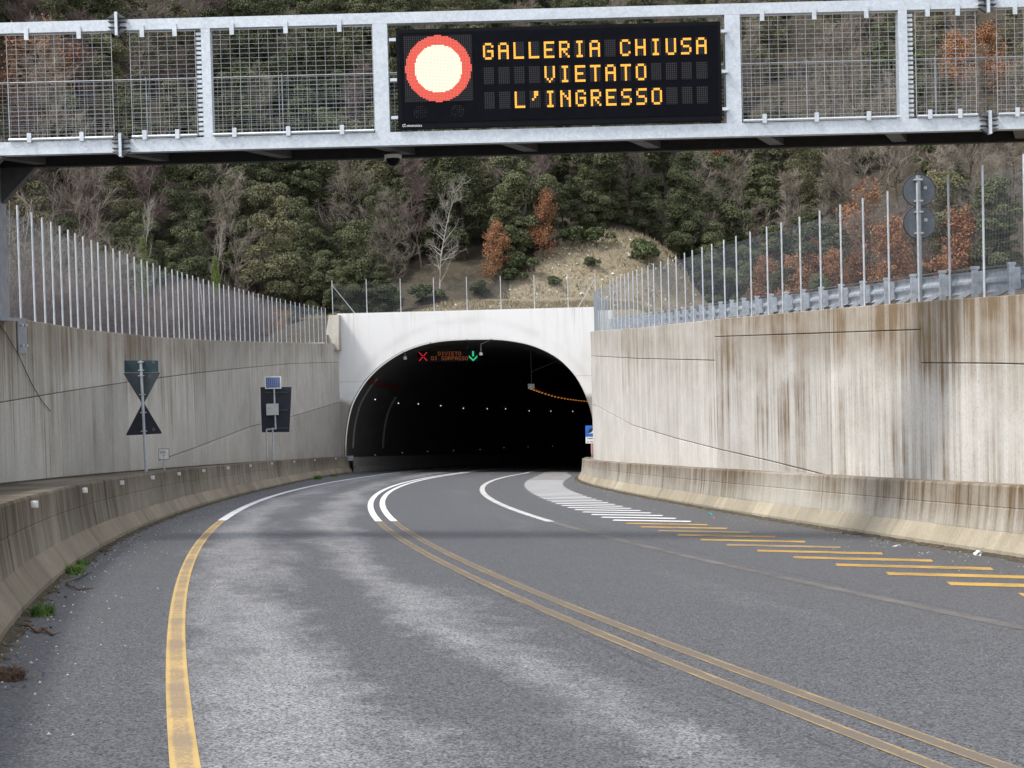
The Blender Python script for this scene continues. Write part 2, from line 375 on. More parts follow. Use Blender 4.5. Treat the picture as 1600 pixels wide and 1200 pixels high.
def terrain_mat():
    t = NT('hillside_ground'); p = t.pos(); n1 = t.noise(p, .35, 6, .65); n2 = t.noise(p, 3.0, 5, .7)
    c = t.mix(t.rng(n1, .35, .65), (.075, .063, .047), (.055, .049, .037))
    c = t.mix(t.rng(n2, .45, .7), c, (.105, .088, .066))
    return t.done(c, .95, bump=n2, bs=.5, bd=.1, spec=.1)
M['terrain'] = terrain_mat()
def knoll_mat():
    t = NT('dry_grass_bank'); p = t.pos(); n1 = t.noise(p, .45, 6, .65); n2 = t.noise(p, 4.0, 6, .75)
    c = t.mix(t.rng(n1, .3, .7), (.23, .195, .135), (.17, .14, .098))
    c = t.mix(t.rng(n2, .42, .72), c, (.30, .262, .19))
    return t.done(c, .95, bump=n2, bs=.6, bd=.12, spec=.1)
M['knoll'] = knoll_mat()

# ------------------------------------------------------------------ road and markings
def frange(a, b, st):
    n = max(1, int(round((b - a) / st))); return [a + (b - a) * i / n for i in range(n + 1)]
def road_edges(Y):
    if Y <= YP: return bl_c(Y) - .25, br_c(Y) + .25
    return bl_c(100) - .3 + ext(Y - YP), 6.2 + ext(Y - YP)
rb = MB(); NX = 26; rows = frange(-14, 100, 1.5) + frange(102, 215, 3)
for Y in rows:
    a, b = road_edges(Y)
    for i in range(NX + 1):
        X = a + (b - a) * i / NX; rb.v.append((X, Y, road(X, Y))); rb.uv.append((X - edge_c(Y), Y))
for j in range(len(rows) - 1):
    for i in range(NX):
        k = j * (NX + 1) + i; rb.f.append((k, k + 1, k + NX + 2, k + NX + 1))
carriageway = rb.build('road', M['asphalt']); tag(carriageway, kind='structure')

def strip(name, c, off, w, y0, y1, mat, lift=.004, st=1.0):
    b = MB(); ys = frange(y0, y1, st)
    for Y in ys:
        n = c.normal(Y, 1); p = Vector((c(Y), Y, 0))
        for k in (-1, 1):
            q = p + n * (off + k * w / 2); b.v.append((q.x, q.y, road(q.x, q.y) + lift)); b.uv.append(((k + 1) / 2, Y))
    for i in range(len(ys) - 1): b.f.append((2*i, 2*i+1, 2*i+3, 2*i+2))
    return b.build(name, mat, carriageway)
YC = 34.3                                        # old yellow lines this side, fresh white ones beyond
strip('edge_line', edge_c, 0, .155, -12, YC, M['yellow'])['label'] = 'worn yellow edge line on the left of the road'
strip('edge_line', edge_c, 0, .19, YC, 135, M['white'])['label'] = 'fresh white edge line running into the tunnel'
for o_ in (-.0, .34):
    strip('centre_line', mid_c, o_, .135, -12, YC - .3, M['yellow_worn'])
    strip('centre_line', mid_c, o_, .16, YC - .3, 140, M['white'])
strip('lane_edge_line', arc_c, 0, .2, -10, 34, M['ghost'], .003)
strip('lane_edge_line', arc_c, 0, .2, 34, 130, M['white_worn'])
Y = 15.6; k = 0
while Y < 112:
    b = MB(); xa, xb = ha_c(min(Y, 99)) + (ext(Y - 99) if Y > 99 else 0), hb_c(min(Y, 99)) + (ext(Y - 99) if Y > 99 else 0)
    if Y < 21: xb = br_c(Y) - .75
    half = .24 if Y < 50 else .27; sk = -.34
    pts = [(xa, Y - half), (xb, Y + sk * (xb - xa) - half), (xb + .1, Y + sk * (xb - xa) + half), (xa + .08, Y + half)]
    b.add([(x, y, road(x, y) + .0042) for x, y in pts], [(0, 1, 2, 3)])
    b.build('hatch_stripe', (M['yellow_worn'] if k in (7, 10) else M['yellow_hatch']) if Y < 34.0 else (M['white'] if Y < 78 else M['white_worn']), carriageway)
    Y += 1.47; k += 1

# ------------------------------------------------------------------ concrete safety barriers, ledges behind them
def path(c, side, ys, out=0.0):
    ps, ns = [], []
    for Y in ys:
        n = c.normal(Y, side); p = Vector((c(Y), Y, 0)) + n * out; ps.append(Vector((p.x, p.y, road(p.x, p.y)))); ns.append(n)
    return ps, ns
def barrier(c, side, y0, y1, label, mu, mf, seglen, footlen):
    root = empty('concrete_barrier', (c(y0), y0, road(c(y0), y0)), label, 'barrier'); root.location = (0, 0, 0)
    up = [(.17, .36), (.215, .70), (.222, .712), (.222, .724), (.216, .735), (.235, 1.04), (.255, 1.07), (.56, 1.07), (.58, 1.04), (.58, .36)]
    ft = [(0, -.05), (.0, .09), (.025, .13), (.20, .40), (.25, .40), (.25, -.05)]
    rnd = random.Random(5 + side)
    def run(a, prof, ln, gap, nm, mat, st, jit):
        Y = a
        while Y < y1 - .3:
            e = min(Y + ln * (1 if ln > 3 else rnd.uniform(.75, 1.6)), y1); ys = frange(Y + gap, e, st); ps, ns = path(c, side, ys, rnd.uniform(-jit, jit))
            dz = rnd.uniform(-jit, jit) * .6
            b = MB().sweep([p + Vector((0, 0, dz)) for p in ps], ns, prof, [q + side * 31 for q in ys], 1.07)
            b.build(nm, mat, root); Y = e
    run(y0, up, seglen, .02, 'barrier_segment', mu, .75, .006)
    run(y0, ft, footlen, .008, 'foot_block', mf, .6, .004)
    return root
barrier(bl_c, -1, -10, 100.2, 'long brown weathered concrete barrier curving along the left edge of the road', M['barL'], M['footL'], 6.2, 1.25)
barrier(br_c, 1, -10, 99.4, 'pale streaked concrete barrier curving along the right edge of the road', M['barR'], M['footR'], 6.0, 1.35)
for side, c, wf, nm in ((-1, bl_c, wallL, 'ledge_left'), (1, br_c, wallR, 'ledge_right')):
    b = MB(); ys = frange(-10, 100, 1.2)
    for Y in ys:
        x0, x1 = c(Y) + side * .5, wf(Y) + side * .1
        for x in (x0, (x0 + x1) / 2, x1): b.v.append((x, Y, road(c(Y), Y) + 1.03)); b.uv.append((Y, (x - x0)))
    for i in range(len(ys) - 1):
        for k in (0, 1): b.f.append((3*i+k, 3*i+k+1, 3*i+k+4, 3*i+k+3))
    tag(b.build(nm, M['ledge']), kind='structure')

# dark dirt, with contact shade painted in, along the foot of each barrier
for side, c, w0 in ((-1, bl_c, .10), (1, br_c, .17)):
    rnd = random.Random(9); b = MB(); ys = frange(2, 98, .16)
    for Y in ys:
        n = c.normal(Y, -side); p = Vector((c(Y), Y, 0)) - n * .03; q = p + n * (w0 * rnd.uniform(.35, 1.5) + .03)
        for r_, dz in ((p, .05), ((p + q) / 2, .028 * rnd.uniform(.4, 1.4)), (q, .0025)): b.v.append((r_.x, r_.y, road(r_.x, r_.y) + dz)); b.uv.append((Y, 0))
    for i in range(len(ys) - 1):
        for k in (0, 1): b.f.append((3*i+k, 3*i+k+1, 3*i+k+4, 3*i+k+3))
    b.build('dirt_shade_strip', M['dirt'], carriageway)

# reflectors on the left barrier
def reflector_mesh():
    b = MB(); b.box((-.07, -.03, -.040), (.07, .02, .040)); b.box((-.06, -.036, -.03), (.06, -.0305, .03)); return b.mesh('reflector', M['white_plastic'])
rm = reflector_mesh(); names_ = ['nearest', 'second', 'third', 'fourth', 'fifth', 'sixth', 'seventh', 'eighth', 'ninth', 'tenth', 'eleventh', 'last']
for i, x_ in enumerate((50, 130, 188, 236, 278, 317, 355, 390, 424, 459, 491, 524)):
    def spot(Y):
        n = bl_c.normal(Y, -1); p = Vector((bl_c(Y), Y, 0)) + n * .225; p.z = road(bl_c(Y), Y) + .965; return p
    Y = min(frange(10, 99, .1), key=lambda q: abs(proj(spot(q))[0] - x_)); o = link('barrier_reflector', rm, None, spot(Y))
    tag(o, f'small white reflector on the left barrier, {names_[i]} of the row counting from the camera', 'reflector', 'white reflectors along the left barrier')

# ------------------------------------------------------------------ retaining walls of cast panels
def wall(name, wf, tf, side, bays, label, mat, diag, lift, y_lo, y_hi, vis):
    root = empty(name, (0, 0, 0), label, 'retaining wall')
    us = lambda Y: Y + side * 57
    base = lambda Y: road(wf(Y), Y) + (1.0 if True else 0)
    ys_all = frange(y_lo, y_hi, 1.0)
    back = MB()                                     # core behind the cast panels, with its cap
    nrm = lambda Y: Vector((side, 0, 0))
    vs = []
    for Y in ys_all:
        x, zt = wf(Y), tf(Y) - .06
        for d, z in ((.05, base(Y) - .6), (.05, zt), (.42, zt), (.42, base(Y) - .6)):
            back.v.append((x + side * d, Y, z)); back.uv.append((us(Y), tf(Y) - z))
    for i in range(len(ys_all) - 1):
        for k in range(3): back.f.append((4*i+k, 4*i+k+1, 4*i+k+5, 4*i+k+4))
    back.f.append((0, 1, 2, 3)); e = 4 * (len(ys_all) - 1); back.f.append((e, e+3, e+2, e+1))
    back.build('wall_core', M['ledge'], root)
    def panel(nm, y0, y1, zb, zt, gz=.008, cap=False):
        ys = frange(y0 + .011, y1 - .011, .8); b = MB(); n = 0
        for Y in ys:
            x = wf(Y); lo, hi = zb(Y) + gz, zt(Y) - (0 if cap else gz)
            if hi < lo: hi = lo
            dp = .46 if cap else .052
            for d, z in ((dp, lo) if not cap else (.052, lo), (.010, lo), (.0, lo + min(.012, (hi-lo)/3)), (.0, hi - min(.012, (hi-lo)/3)), (.010, hi), (dp, hi)):
                b.v.append((x + side * d, Y, z)); b.uv.append((us(Y), tf(Y) - z))
        for i in range(len(ys) - 1):
            for k in range(5): b.f.append((6*i+k, 6*i+k+1, 6*i+k+7, 6*i+k+6))
        e = 6 * (len(ys) - 1); b.f.append(tuple(range(6))); b.f.append(tuple(e + k for k in range(6))[::-1])
        b.build(nm, mat, root)
    def zf(f): return lambda Y: z_at(wf(min(max(Y, vis[0]), vis[1])), min(max(Y, vis[0]), vis[1]), f)
    for (y0, y1, lf, df) in bays:
        L = zf(lf) if lf else None; D = zf(df) if df else None
        lo = base
        if D:
            d2 = lambda Y, D=D: max(D(Y), base(Y) + .02)
            panel('wall_panel', y0, y1, base, d2, .012); lo = d2
        if L:
            panel('wall_panel', y0, y1, lo, L, .012 if D else .008); panel('wall_panel', y0, y1, L, tf, .008, True)
        else: panel('wall_panel', y0, y1, lo, tf, .010, True)
    return root
def y_of(wf, x, y0=20.0, y1=100.0):             # where along a wall the picture column x is
    best = min(frange(y0, y1, .1), key=lambda Y: abs(proj((wf(Y), Y, 0.0))[0] - x)); return best
lfL = tab([0, 96, 200, 304, 390, 458, 528], [629, 613, 597, 583, 574, 568, 566]); dgL = tab([245, 304, 390, 458, 528], [721, 700, 667, 650, 629])
yl = [y_of(wallL, x) for x in (96, 200, 245, 304, 390, 458, 522)]
wall('retaining_wall', wallL, topL, -1, [(-10, 12, lfL, None), (12, 26, lfL, None), (26, yl[0], lfL, None), (yl[0], yl[1], lfL, None), (yl[1], yl[2], lfL, None), (yl[2], yl[3], lfL, dgL), (yl[3], yl[4], lfL, dgL), (yl[4], yl[5], lfL, dgL), (yl[5], 100.0, lfL, dgL)],
     'long grey concrete retaining wall with rain streaks left of the road', M['wallL'], None, None, -10, 100.0, (28.5, 100))
lr1 = tab([922, 995, 1118], [556, 560, 563]); lr2 = tab([1118, 1440], [526, 515]); lr3 = tab([1440, 1600], [567, 568])
dgR = tab([930, 987, 1053, 1119, 1206, 1285, 1310], [633, 664, 684, 701, 721, 741, 751])
yr = [y_of(wallR, x, 22, 86) for x in (1440, 1300, 1118, 995)]
wall('retaining_wall', wallR, topR, 1, [(-10, 12, lr3, None), (12, yr[0], lr3, None), (yr[0], yr[1], lr2, None), (yr[1], yr[2], lr2, dgR), (yr[2], yr[3], lr1, dgR), (yr[3], 84, lr1, dgR), (84, 100.0, None, None)],
     'pale concrete retaining wall with brown streaks and a long crack right of the road', M['wallR'], None, None, -10, 100.0, (25.3, 83))

# ------------------------------------------------------------------ tunnel portal and bore
arch_px = [(541, 744), (537.5, 722), (537, 702), (539, 670), (546, 635.5), (557.5, 612.5), (572, 591), (595, 569), (626, 549), (658, 537.5), (687, 532), (715, 530), (744, 529.3), (770, 529.2), (794, 531), (831, 538), (869, 556), (894, 580), (911, 606), (924, 641), (929, 668), (930.5, 700), (930, 740), (929, 752)]
arch = [at(x, y, YP) for x, y in arch_px]
_ax = np.array([p.x for p in arch]); _az = np.array([p.z for p in arch])
def smooth_pts(P, it=2):
    for _ in range(it):
        Q = [P[0]]
        for a, b in zip(P[:-1], P[1:]): Q += [a * .75 + b * .25, a * .25 + b * .75]
        P = Q + [P[-1]]
    return P
arch = [(p.x, p.z) for p in smooth_pts([Vector(p) for p in arch], 2)]
ptl, ptr = at(527, 492.5, YP), at(940, 479.5, YP)
px0, px1, pzt, pzb = ptl.x, at(933, 480, YP).x, ptl.z, -9.5
portal = empty('tunnel_portal', (0, 0, 0), 'white painted concrete tunnel portal with a wide dark arched opening', 'tunnel portal')
def portal_face(y):
    b = MB(); n = len(arch); outer = []
    for i, (x, z) in enumerate(arch):
        t = i / (n - 1)
        if i == 0: outer.append((px0, pzb))
        elif i == n - 1: outer.append((px1, pzb))
        else:
            d = (x + 2.7, z + 5.2); k = 1e9
            if d[1] > 0: k = min(k, (pzt + 5.2) / d[1])
            else: k = min(k, (pzb + 5.2) / d[1]) if d[1] < 0 else k
            if d[0] < 0: k = min(k, (px0 + 2.7) / d[0])
            if d[0] > 0: k = min(k, (px1 + 2.7) / d[0])
            outer.append((-2.7 + d[0] * k, -5.2 + d[1] * k))
    def corner(i, cx, cz):
        outer[i] = (cx, cz)
    il = min(range(n), key=lambda i: (outer[i][0] - px0) ** 2 + (outer[i][1] - pzt) ** 2); corner(il, px0, pzt)
    ir = min(range(n), key=lambda i: (outer[i][0] - px1) ** 2 + (outer[i][1] - pzt) ** 2); corner(ir, px1, pzt)
    return outer
outer = portal_face(YP); n = len(arch); b = MB()
for ring, y in ((arch, YP), (outer, YP), (outer, YP + 2.6), (arch, YP + .9)):
    for (x, z) in ring: b.v.append((x, y, z)); b.uv.append((x, z))
for i in range(n - 1):
    b.f.append((i, i+1, n+i+1, n+i)); b.f.append((n+i, n+i+1, 2*n+i+1, 2*n+i)); b.f.append((3*n+i, 3*n+i+1, i+1, i))
b.build('portal_face', M['portal'], portal)
# chamfered trim round the opening and a capping on top
b = MB().box((px0 + .01, YP + .012, pzt + .002), (px1, YP + 2.6, pzt + .10)); b.build('coping', M['portal'], portal)
# wing block at the left end of the portal, sloped on its outer side
b = MB(); wz = topL(99) - .4
q0, q1 = at(513, 493, 98.6), at(529, 493, 98.6)
b.add([(q0.x - .35, 98.2, wz), (q1.x - .02, 98.2, wz), (q1.x - .02, YP + 2, wz), (q0.x - .35, YP + 2, wz), (q0.x, 98.9, pzt), (q1.x - .02, 98.9, pzt), (q1.x - .02, YP + 2, pzt), (q0.x, YP + 2, pzt)],
      [(0,3,2,1),(4,5,6,7),(0,1,5,4),(1,2,6,5),(2,3,7,6),(3,0,4,7)]); b.build('wing_block', M['barR'], portal)
# bore
bore = empty('tunnel_bore', (0, 0, 0), 'dark sooty tunnel bore bending away to the right', 'tunnel')
ts = [.9] + frange(2, 118, 2.9); b = MB()
for t in ts:
    for (x, z) in arch: b.v.append((x + ext(t), YP + t, z - GR * t - CS * ext(t))); b.uv.append((x, t))
for j in range(len(ts) - 1):
    for i in range(n - 1): b.f.append((j*n+i, (j+1)*n+i, (j+1)*n+i+1, j*n+i+1))
b.f.append(tuple((len(ts)-1)*n + i for i in range(n)))
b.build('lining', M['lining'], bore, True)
def arch_at(t, k, inset=0.0):                     # a point of the lining: t metres in, k from 0 (left foot) to 1
    i = k * (n - 1); a = int(min(i, n - 2)); f = i - a
    x = arch[a][0] * (1-f) + arch[a+1][0] * f; z = arch[a][1] * (1-f) + arch[a+1][1] * f
    d = Vector((-2.7 - x, 0, -5.2 - z)).normalized() * inset
    return Vector((x + ext(t) + d.x, YP + t, z - GR * t - CS * ext(t) + d.z))
for t, k1, w in ((3.2, .275, .22), (14.5, .235, .36)):  # cable ducts climbing the left side
    b = MB()
    ks = [.10 + (k1 - .10) * i / 14 for i in range(15)]
    for kk in ks:
        for dt, ins in ((-w/2, .02), (-w/2, .12), (w/2, .12), (w/2, .02)):
            b.v.append(arch_at(t + dt, kk, ins)); b.uv.append((kk, t))
    for i in range(len(ks) - 1):
        for q in range(3): b.f.append((4*i+q, 4*i+q+1, 4*i+q+5, 4*i+q+4))
    b.build('cable_duct', M['tunnel_wall'], bore)
b = MB()                                           # red strip on the left side
for t in frange(.9, 14, 1.3):
    for kk in (.258, .270): b.v.append(arch_at(t, kk, .10)); b.uv.append((t, kk))
for i in range(len(b.v) // 2 - 1): b.f.append((2*i, 2*i+1, 2*i+3, 2*i+2))
b.build('red_strip', M['red_dark'], bore)
# kerb walls of the bore
for side in (-1, 1):
    b = MB(); ts2 = frange(.4, 116, 2.9) ; ps, ns, us = [], [], []
    for t in ts2:
        x = (arch[3][0] + .95 if side < 0 else arch[-4][0] - .9) + ext(t); ps.append(Vector((x, YP + t, road(x, YP + t)))); ns.append(Vector((side, 0, 0))); us.append(t)
    b.sweep(ps, ns, [(0, -.05), (0, .09), (.2, .4), (.25, 1.02), (.5, 1.02), (.5, -.05)], us, 1.05)
    b.build('kerb_wall', M['tunnel_wall'], bore)
b = MB(); g = at(545, 716, YP - .15)
b.box((g.x - .45, YP - .25, g.z - .16), (g.x + .3, YP - .05, g.z + .16)); b.build('junction_box', M['steel'], bore)

# ------------------------------------------------------------------ gantry over the road
YF, YB = 25.3, 27.2
gz = lambda y: at(800, y, YF).z
zt1, zt0, zb1, zb0 = gz(14.5), gz(31.5), gz(201.5), gz(222)
gx = lambda x: at(x, 125, YF).x
XL_, XR_ = -9.4, 13.0
gantry = empty('sign_gantry', (0, 0, 0), 'galvanised steel gantry with wire mesh panels spanning the road', 'gantry')
def gbox(name, a, b, mat='galv', parent=gantry): return MB().box(a, b).build(name, M[mat], parent)
gd = .20
gbox('chord', (XL_, YF, zt0), (XR_, YF + gd, zt1)); gbox('chord', (XL_, YF, zb0), (XR_, YF + gd, zb1))
gbox('rear_chord', (XL_, YB - gd, zb0 - .0), (XR_, YB, zb1 - .03), 'gantry_shade')
posts = [(316, 330), (584, 607), (1134, 1158), (1405, 1419)]
for a, b_ in posts + [(-42, -20)]: gbox('upright', (gx(a), YF + .002, zb1), (gx(b_), YF + gd - .002, zt0))
gbox('upright', (11.2, YF + .002, zb1), (11.5, YF + gd - .002, zt0))
x = XL_ + .7; k = 0                                # cross members under the walkway
while x < XR_ - .8:
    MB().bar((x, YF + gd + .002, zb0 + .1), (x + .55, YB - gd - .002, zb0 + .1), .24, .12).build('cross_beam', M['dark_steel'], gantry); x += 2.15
gbox('walkway_grating', (XL_ + .1, YF + gd, zb1 - .05), (XR_ - .1, YB - gd, zb1 - .02), 'gantry_shade')
def mesh_panel(x0, x1, z0, z1, y, pv=.155, ph=.0775, w=.0040, name='mesh_panel', mat='mesh'):
    b = MB(); nx = max(2, int(round((x1 - x0) / pv))); nz = max(2, int(round((z1 - z0) / ph)))
    for i in range(nx + 1):
        X = x0 + (x1 - x0) * i / nx; ww = w * (1.8 if i in (0, nx) else 1); b.box((X - ww/2, y - .006, z0), (X + ww/2, y, z1))
    for j in range(nz + 1):
        Z = z0 + (z1 - z0) * j / nz; ww = w * (1.8 if j in (0, nz) else .9); b.box((x0, y + .0005, Z - ww/2), (x1, y + .008, Z + ww/2))
    o = b.build(name, M[mat], gantry); o['kind'] = 'stuff'; return o
pz0, pz1 = zb1 + .04, zt0 - .03
panels = [(11, 175, 2), (204, 306, 2), (331, 583, 3), (1160, 1404, 3), (1432, 1526, 2), (1559, 1700, 2)]
for a, b_, nc in panels:
    X0, X1 = gx(a), gx(b_); mesh_panel(X0, X1, pz0, pz1, YF + .03)
    MB().tube([(X0, YF - .03, zb1 + .03), (X1, YF - .03, zb1 + .03)], .025, 6).build('toe_rail', M['galv'], gantry)
    for i in range(nc):
        X = X0 + (X1 - X0) * ((i + .4) / nc); 
        gbox('clip', (X - .035, YF - .022, zt0 - .12), (X + .035, YF - .002, zt0 + .08))
        gbox('clip', (X - .035, YF - .062, zb1 - .02), (X + .035, YF - .056, zb1 + .13))
for a in (307, 1420):                              # perforated strips beside two uprights
    X = gx(a); b = MB(); z = pz0
    while z < pz1: b.box((X, YF + .04, z), (X + .085, YF + .10, z + .045)); z += .0775
    o = b.build('cable_ladder', M['galv'], gantry)
for a in (187, 1543):                              # bolted splices in the chords
    for zz0, zz1 in ((zt0, zt1), (zb0, zb1)):
        X = gx(a); zc = (zz0 + zz1) / 2; hh = .19; b = MB()
        b.box((X - .022, YF - .13, zc - hh), (X + .022, YF - .002, zc + hh))
        r_ = b.build('splice_plate', M['galv'], gantry)
        for s_ in (-1, 1):
            b = MB()
            b.prism([(X + s_ * .024, zc + hh * .95), (X + s_ * .15, zc + .10), (X + s_ * .024, zc + .10)], YF - .09, YF - .004)
            b.prism([(X + s_ * .024, zc - hh * .95), (X + s_ * .15, zc - .10), (X + s_ * .024, zc - .10)], YF - .09, YF - .004)
            for dz in (-.045, .045): b.box((min(X + s_ * .024, X + s_ * .14), YF - .085, zc + dz - .008), (max(X + s_ * .024, X + s_ * .14), YF - .004, zc + dz + .008))
            b.box((min(X + s_ * .0235, X + s_ * .030), YF - .089, zc - hh * .9), (max(X + s_ * .0235, X + s_ * .030), YF - .005, zc + hh * .9)); b.build('stiffener', M['dark_steel'], r_)
# rear handrail with finer mesh
hz = at(600, 115, YB).z
MB().tube([(XL_, YB - .05, hz), (XR_, YB - .05, hz)], .008, 6).build('handrail', M['steel'], gantry)
mesh_panel(XL_ + .3, XR_ - .2, zb1 + .02, hz - .02, YB - .02, .135, .068, .0034, 'rear_mesh_panel', 'steel')
x = gx(-20)
for a in (15, 230, 442, 660, 880, 1090, 1260, 1460, 1660):
    q = at(a, 150, YB).x; MB().tube([(q, YB - .06, zb1), (q, YB - .06, hz + .03)], .008, 6).build('handrail_post', M['steel'], gantry)
# columns: box posts with rectangular windows in their sides
def column(X0, X1, zf):
    root = gantry; y0, y1 = YF + .05, YB + .05; zc = zb0; zb = zf; b = MB(); t = .03
    for xx in (X0, X1 - t):                        # the two side faces, as frames round their windows
        hs_ = []; z = zb
        while z < zc - .5:
            b.box((xx, y0, z), (xx + t, y1, z + .42)); b.box((xx, y0, z + .42), (xx + t, y0 + .62, z + 1.0)); b.box((xx, y1 - .62, z + .42), (xx + t, y1, z + 1.0)); z += 1.0
        b.box((xx, y0, z), (xx + t, y1, zc))
    b.box((X0 + t + .001, y0, zb), (X1 - t - .001, y0 + t, zc)); b.box((X0 + t + .001, y1 - t, zb), (X1 - t - .001, y1, zc))
    b.build('column', M['steel'], root)
    MB().box((X0 - .1, y0 - .1, zb - .06), (X1 + .1, y1 + .1, zb - .001)).build('base_plate', M['steel'], root)
    return root
column(-9.42, -8.86, topL(29) - .0)
column(11.6, 12.2, topR(25) + .0)
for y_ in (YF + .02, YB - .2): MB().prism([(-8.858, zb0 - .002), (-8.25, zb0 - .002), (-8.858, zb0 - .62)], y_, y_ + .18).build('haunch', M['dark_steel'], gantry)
b = MB(); pp = at(33, 525, 28.9); wx = wallL(28.9)
b.add([(wallL(y) + .012 + dx, y, z) for y in (28.3, 29.05) for dx in (0, .02) for z in (pp.z - .33, pp.z + .33)], [(0,1,5,4),(2,6,7,3),(0,4,6,2),(1,3,7,5),(0,2,3,1),(4,5,7,6)])
ap = b.build('anchor_plate', M['steel'], gantry)
for yy in (28.5, 28.85):
    for dz in (-.18, .2):
        q = Vector((wallL(yy) + .03, yy, pp.z + dz)); MB().tube([q, q + Vector((.06, -.02, 0))], .028, 6).build('bolt', M['galv'], ap)

# ------------------------------------------------------------------ message sign hung in the gantry
FONT = {'A': '01110 10001 10001 11111 10001 10001 10001', 'C': '01110 10001 10000 10000 10000 10001 01110', 'D': '11110 10001 10001 10001 10001 10001 11110',
 'E': '11111 10000 10000 11110 10000 10000 11111', 'G': '01110 10001 10000 10111 10001 10001 01110', 'H': '10001 10001 10001 11111 10001 10001 10001',
 'I': '01110 00100 00100 00100 00100 00100 01110', 'L': '10000 10000 10000 10000 10000 10000 11111', 'N': '10001 11001 10101 10011 10001 10001 10001',
 'O': '01110 10001 10001 10001 10001 10001 01110', 'P': '11110 10001 10001 11110 10000 10000 10000', 'R': '11110 10001 10001 11110 10100 10010 10001',
 'S': '01111 10000 10000 01110 00001 00001 11110', 'T': '11111 00100 00100 00100 00100 00100 00100', 'U': '10001 10001 10001 10001 10001 10001 01110',
 'V': '10001 10001 10001 10001 10001 01010 00100', "'": '00110 00110 00100 01000 00000 00000 00000'}
tl = at(618.5, 46.5, YF - .06); PXM = 245.0; SW, SH = 1298 / PXM, 393 / PXM
sign = empty('message_sign', tl, 'black electronic message sign with amber lettering hanging in the gantry', 'message sign')
def sb(name, x0, y0, x1, y1, d0, d1, mat, parent=sign): # sign-plane pixels to a box; d is depth towards us
    return MB().box((x0 / PXM, -d1, -y1 / PXM), (x1 / PXM, -d0, -y0 / PXM)).build(name, M[mat], parent)
sb('casing', 0, 0, 1298, 393, -.22, 0, 'black'); 
sb('pictogram_panel', 14, 14, 311, 372, .001, .012, 'screen'); sb('text_panel', 317, 14, 826, 372, .001, .012, 'screen'); sb('text_panel', 830, 14, 1284, 372, .001, .012, 'screen')
pp_ = sb('pixel_field', 30, 26, 302, 292, .0125, .016, 'cell')
for nm in (0, 1):
    pitch = 262 / 46; dots = MB(); c0 = (166, 159.6)
    for i in range(-24, 25):
        for j in range(-24, 25):
            r_ = math.hypot(i, j) * pitch
            if (nm == 0 and 95 < r_ <= 132) or (nm == 1 and r_ <= 95):
                x, y = c0[0] + i * pitch, c0[1] + j * pitch; h = pitch * .43
                dots.add([((x-h)/PXM, -.0172, -(y+h)/PXM), ((x+h)/PXM, -.0172, -(y+h)/PXM), ((x+h)/PXM, -.0172, -(y-h)/PXM), ((x-h)/PXM, -.0172, -(y-h)/PXM)], [(0,1,2,3)])
    o = dots.build('lit_ring' if nm == 0 else 'lit_disc', M['led_red' if nm == 0 else 'led_white'], pp_); o['kind'] = 'stuff'
    o['label'] = 'glowing red ring of the no entry symbol' if nm == 0 else 'glowing white disc inside the red ring'
for cx in (89, 239):
    b = MB(); 
    for rr in (.0, 8, 16, 24):
        nn = max(1, int(rr * 6.28 / 6))
        for q in range(nn):
            x, y = cx + rr * math.cos(6.283 * q / nn), 332 + rr * math.sin(6.283 * q / nn)
            b.box(((x-2)/PXM, -.016, -(y+2)/PXM), ((x+2)/PXM, -.0125, -(y-2)/PXM))
    b.build('warning_lamp', M['grey_box'] if False else M['cell'], sign)
ROWS = ["GALLERIA CHIUSA", "    VIETATO    ", "  L'INGRESSO   "]
for r_, (text, y0) in enumerate(zip(ROWS, (63, 161, 259))):
    for c_, ch in enumerate(text):
        x0 = 346.5 + c_ * 60.9; w_, h_ = 41.5, 66
        cell = sb('character_cell', x0 - 1, y0 - 1, x0 + w_ + 1, y0 + h_ + 1, .0125, .016, 'cell')
        if ch == ' ': continue
        b = MB(); dx, dy = w_ / 5, h_ / 7
        for j, row in enumerate(FONT[ch].split()):
            for i, bit in enumerate(row):
                if bit == '1':
                    xx, yy = x0 + (i + .5) * dx, y0 + (j + .5) * dy; hw, hh = dx * .47, dy * .46
                    b.add([((xx-hw)/PXM, -.0175, -(yy+hh)/PXM), ((xx+hw)/PXM, -.0175, -(yy+hh)/PXM), ((xx+hw)/PXM, -.0175, -(yy-hh)/PXM), ((xx-hw)/PXM, -.0175, -(yy-hh)/PXM)], [(0,1,2,3)])
        b.build('lit_character', M['amber'], cell)
def text_mesh(name, s, size, mat):
    cu = bpy.data.curves.new(name, 'FONT'); cu.body = s; cu.size = size; cu.align_x = 'LEFT'
    o = bpy.data.objects.new(name, cu); col.objects.link(o); bpy.context.view_layer.update()
    me = bpy.data.meshes.new_from_object(o.evaluated_get(bpy.context.evaluated_depsgraph_get()))
    bpy.data.objects.remove(o); bpy.data.curves.remove(cu); me.materials.clear(); me.materials.append(mat); return me
me = text_mesh('lettering', 'elettronica', .058, M['white_plastic']); o = link('maker_lettering', me, sign, (32 / PXM, -.004, -388 / PXM)); o.rotation_euler = (math.pi / 2, 0, 0)
me = text_mesh('lettering', 'ct', .10, M['white_plastic']); o = link('maker_mark', me, sign, (15 / PXM, -.004, -388 / PXM)); o.rotation_euler = (math.pi / 2, 0, 0); o.scale = (.75, 1, 1)
for yy in (40, 200, 350):
    sb('mounting_bracket', -28, yy - 6, -1, yy + 6, -.05, .03, 'galv'); sb('mounting_bracket', 1299, yy - 6, 1325, yy + 6, -.05, .03, 'galv')

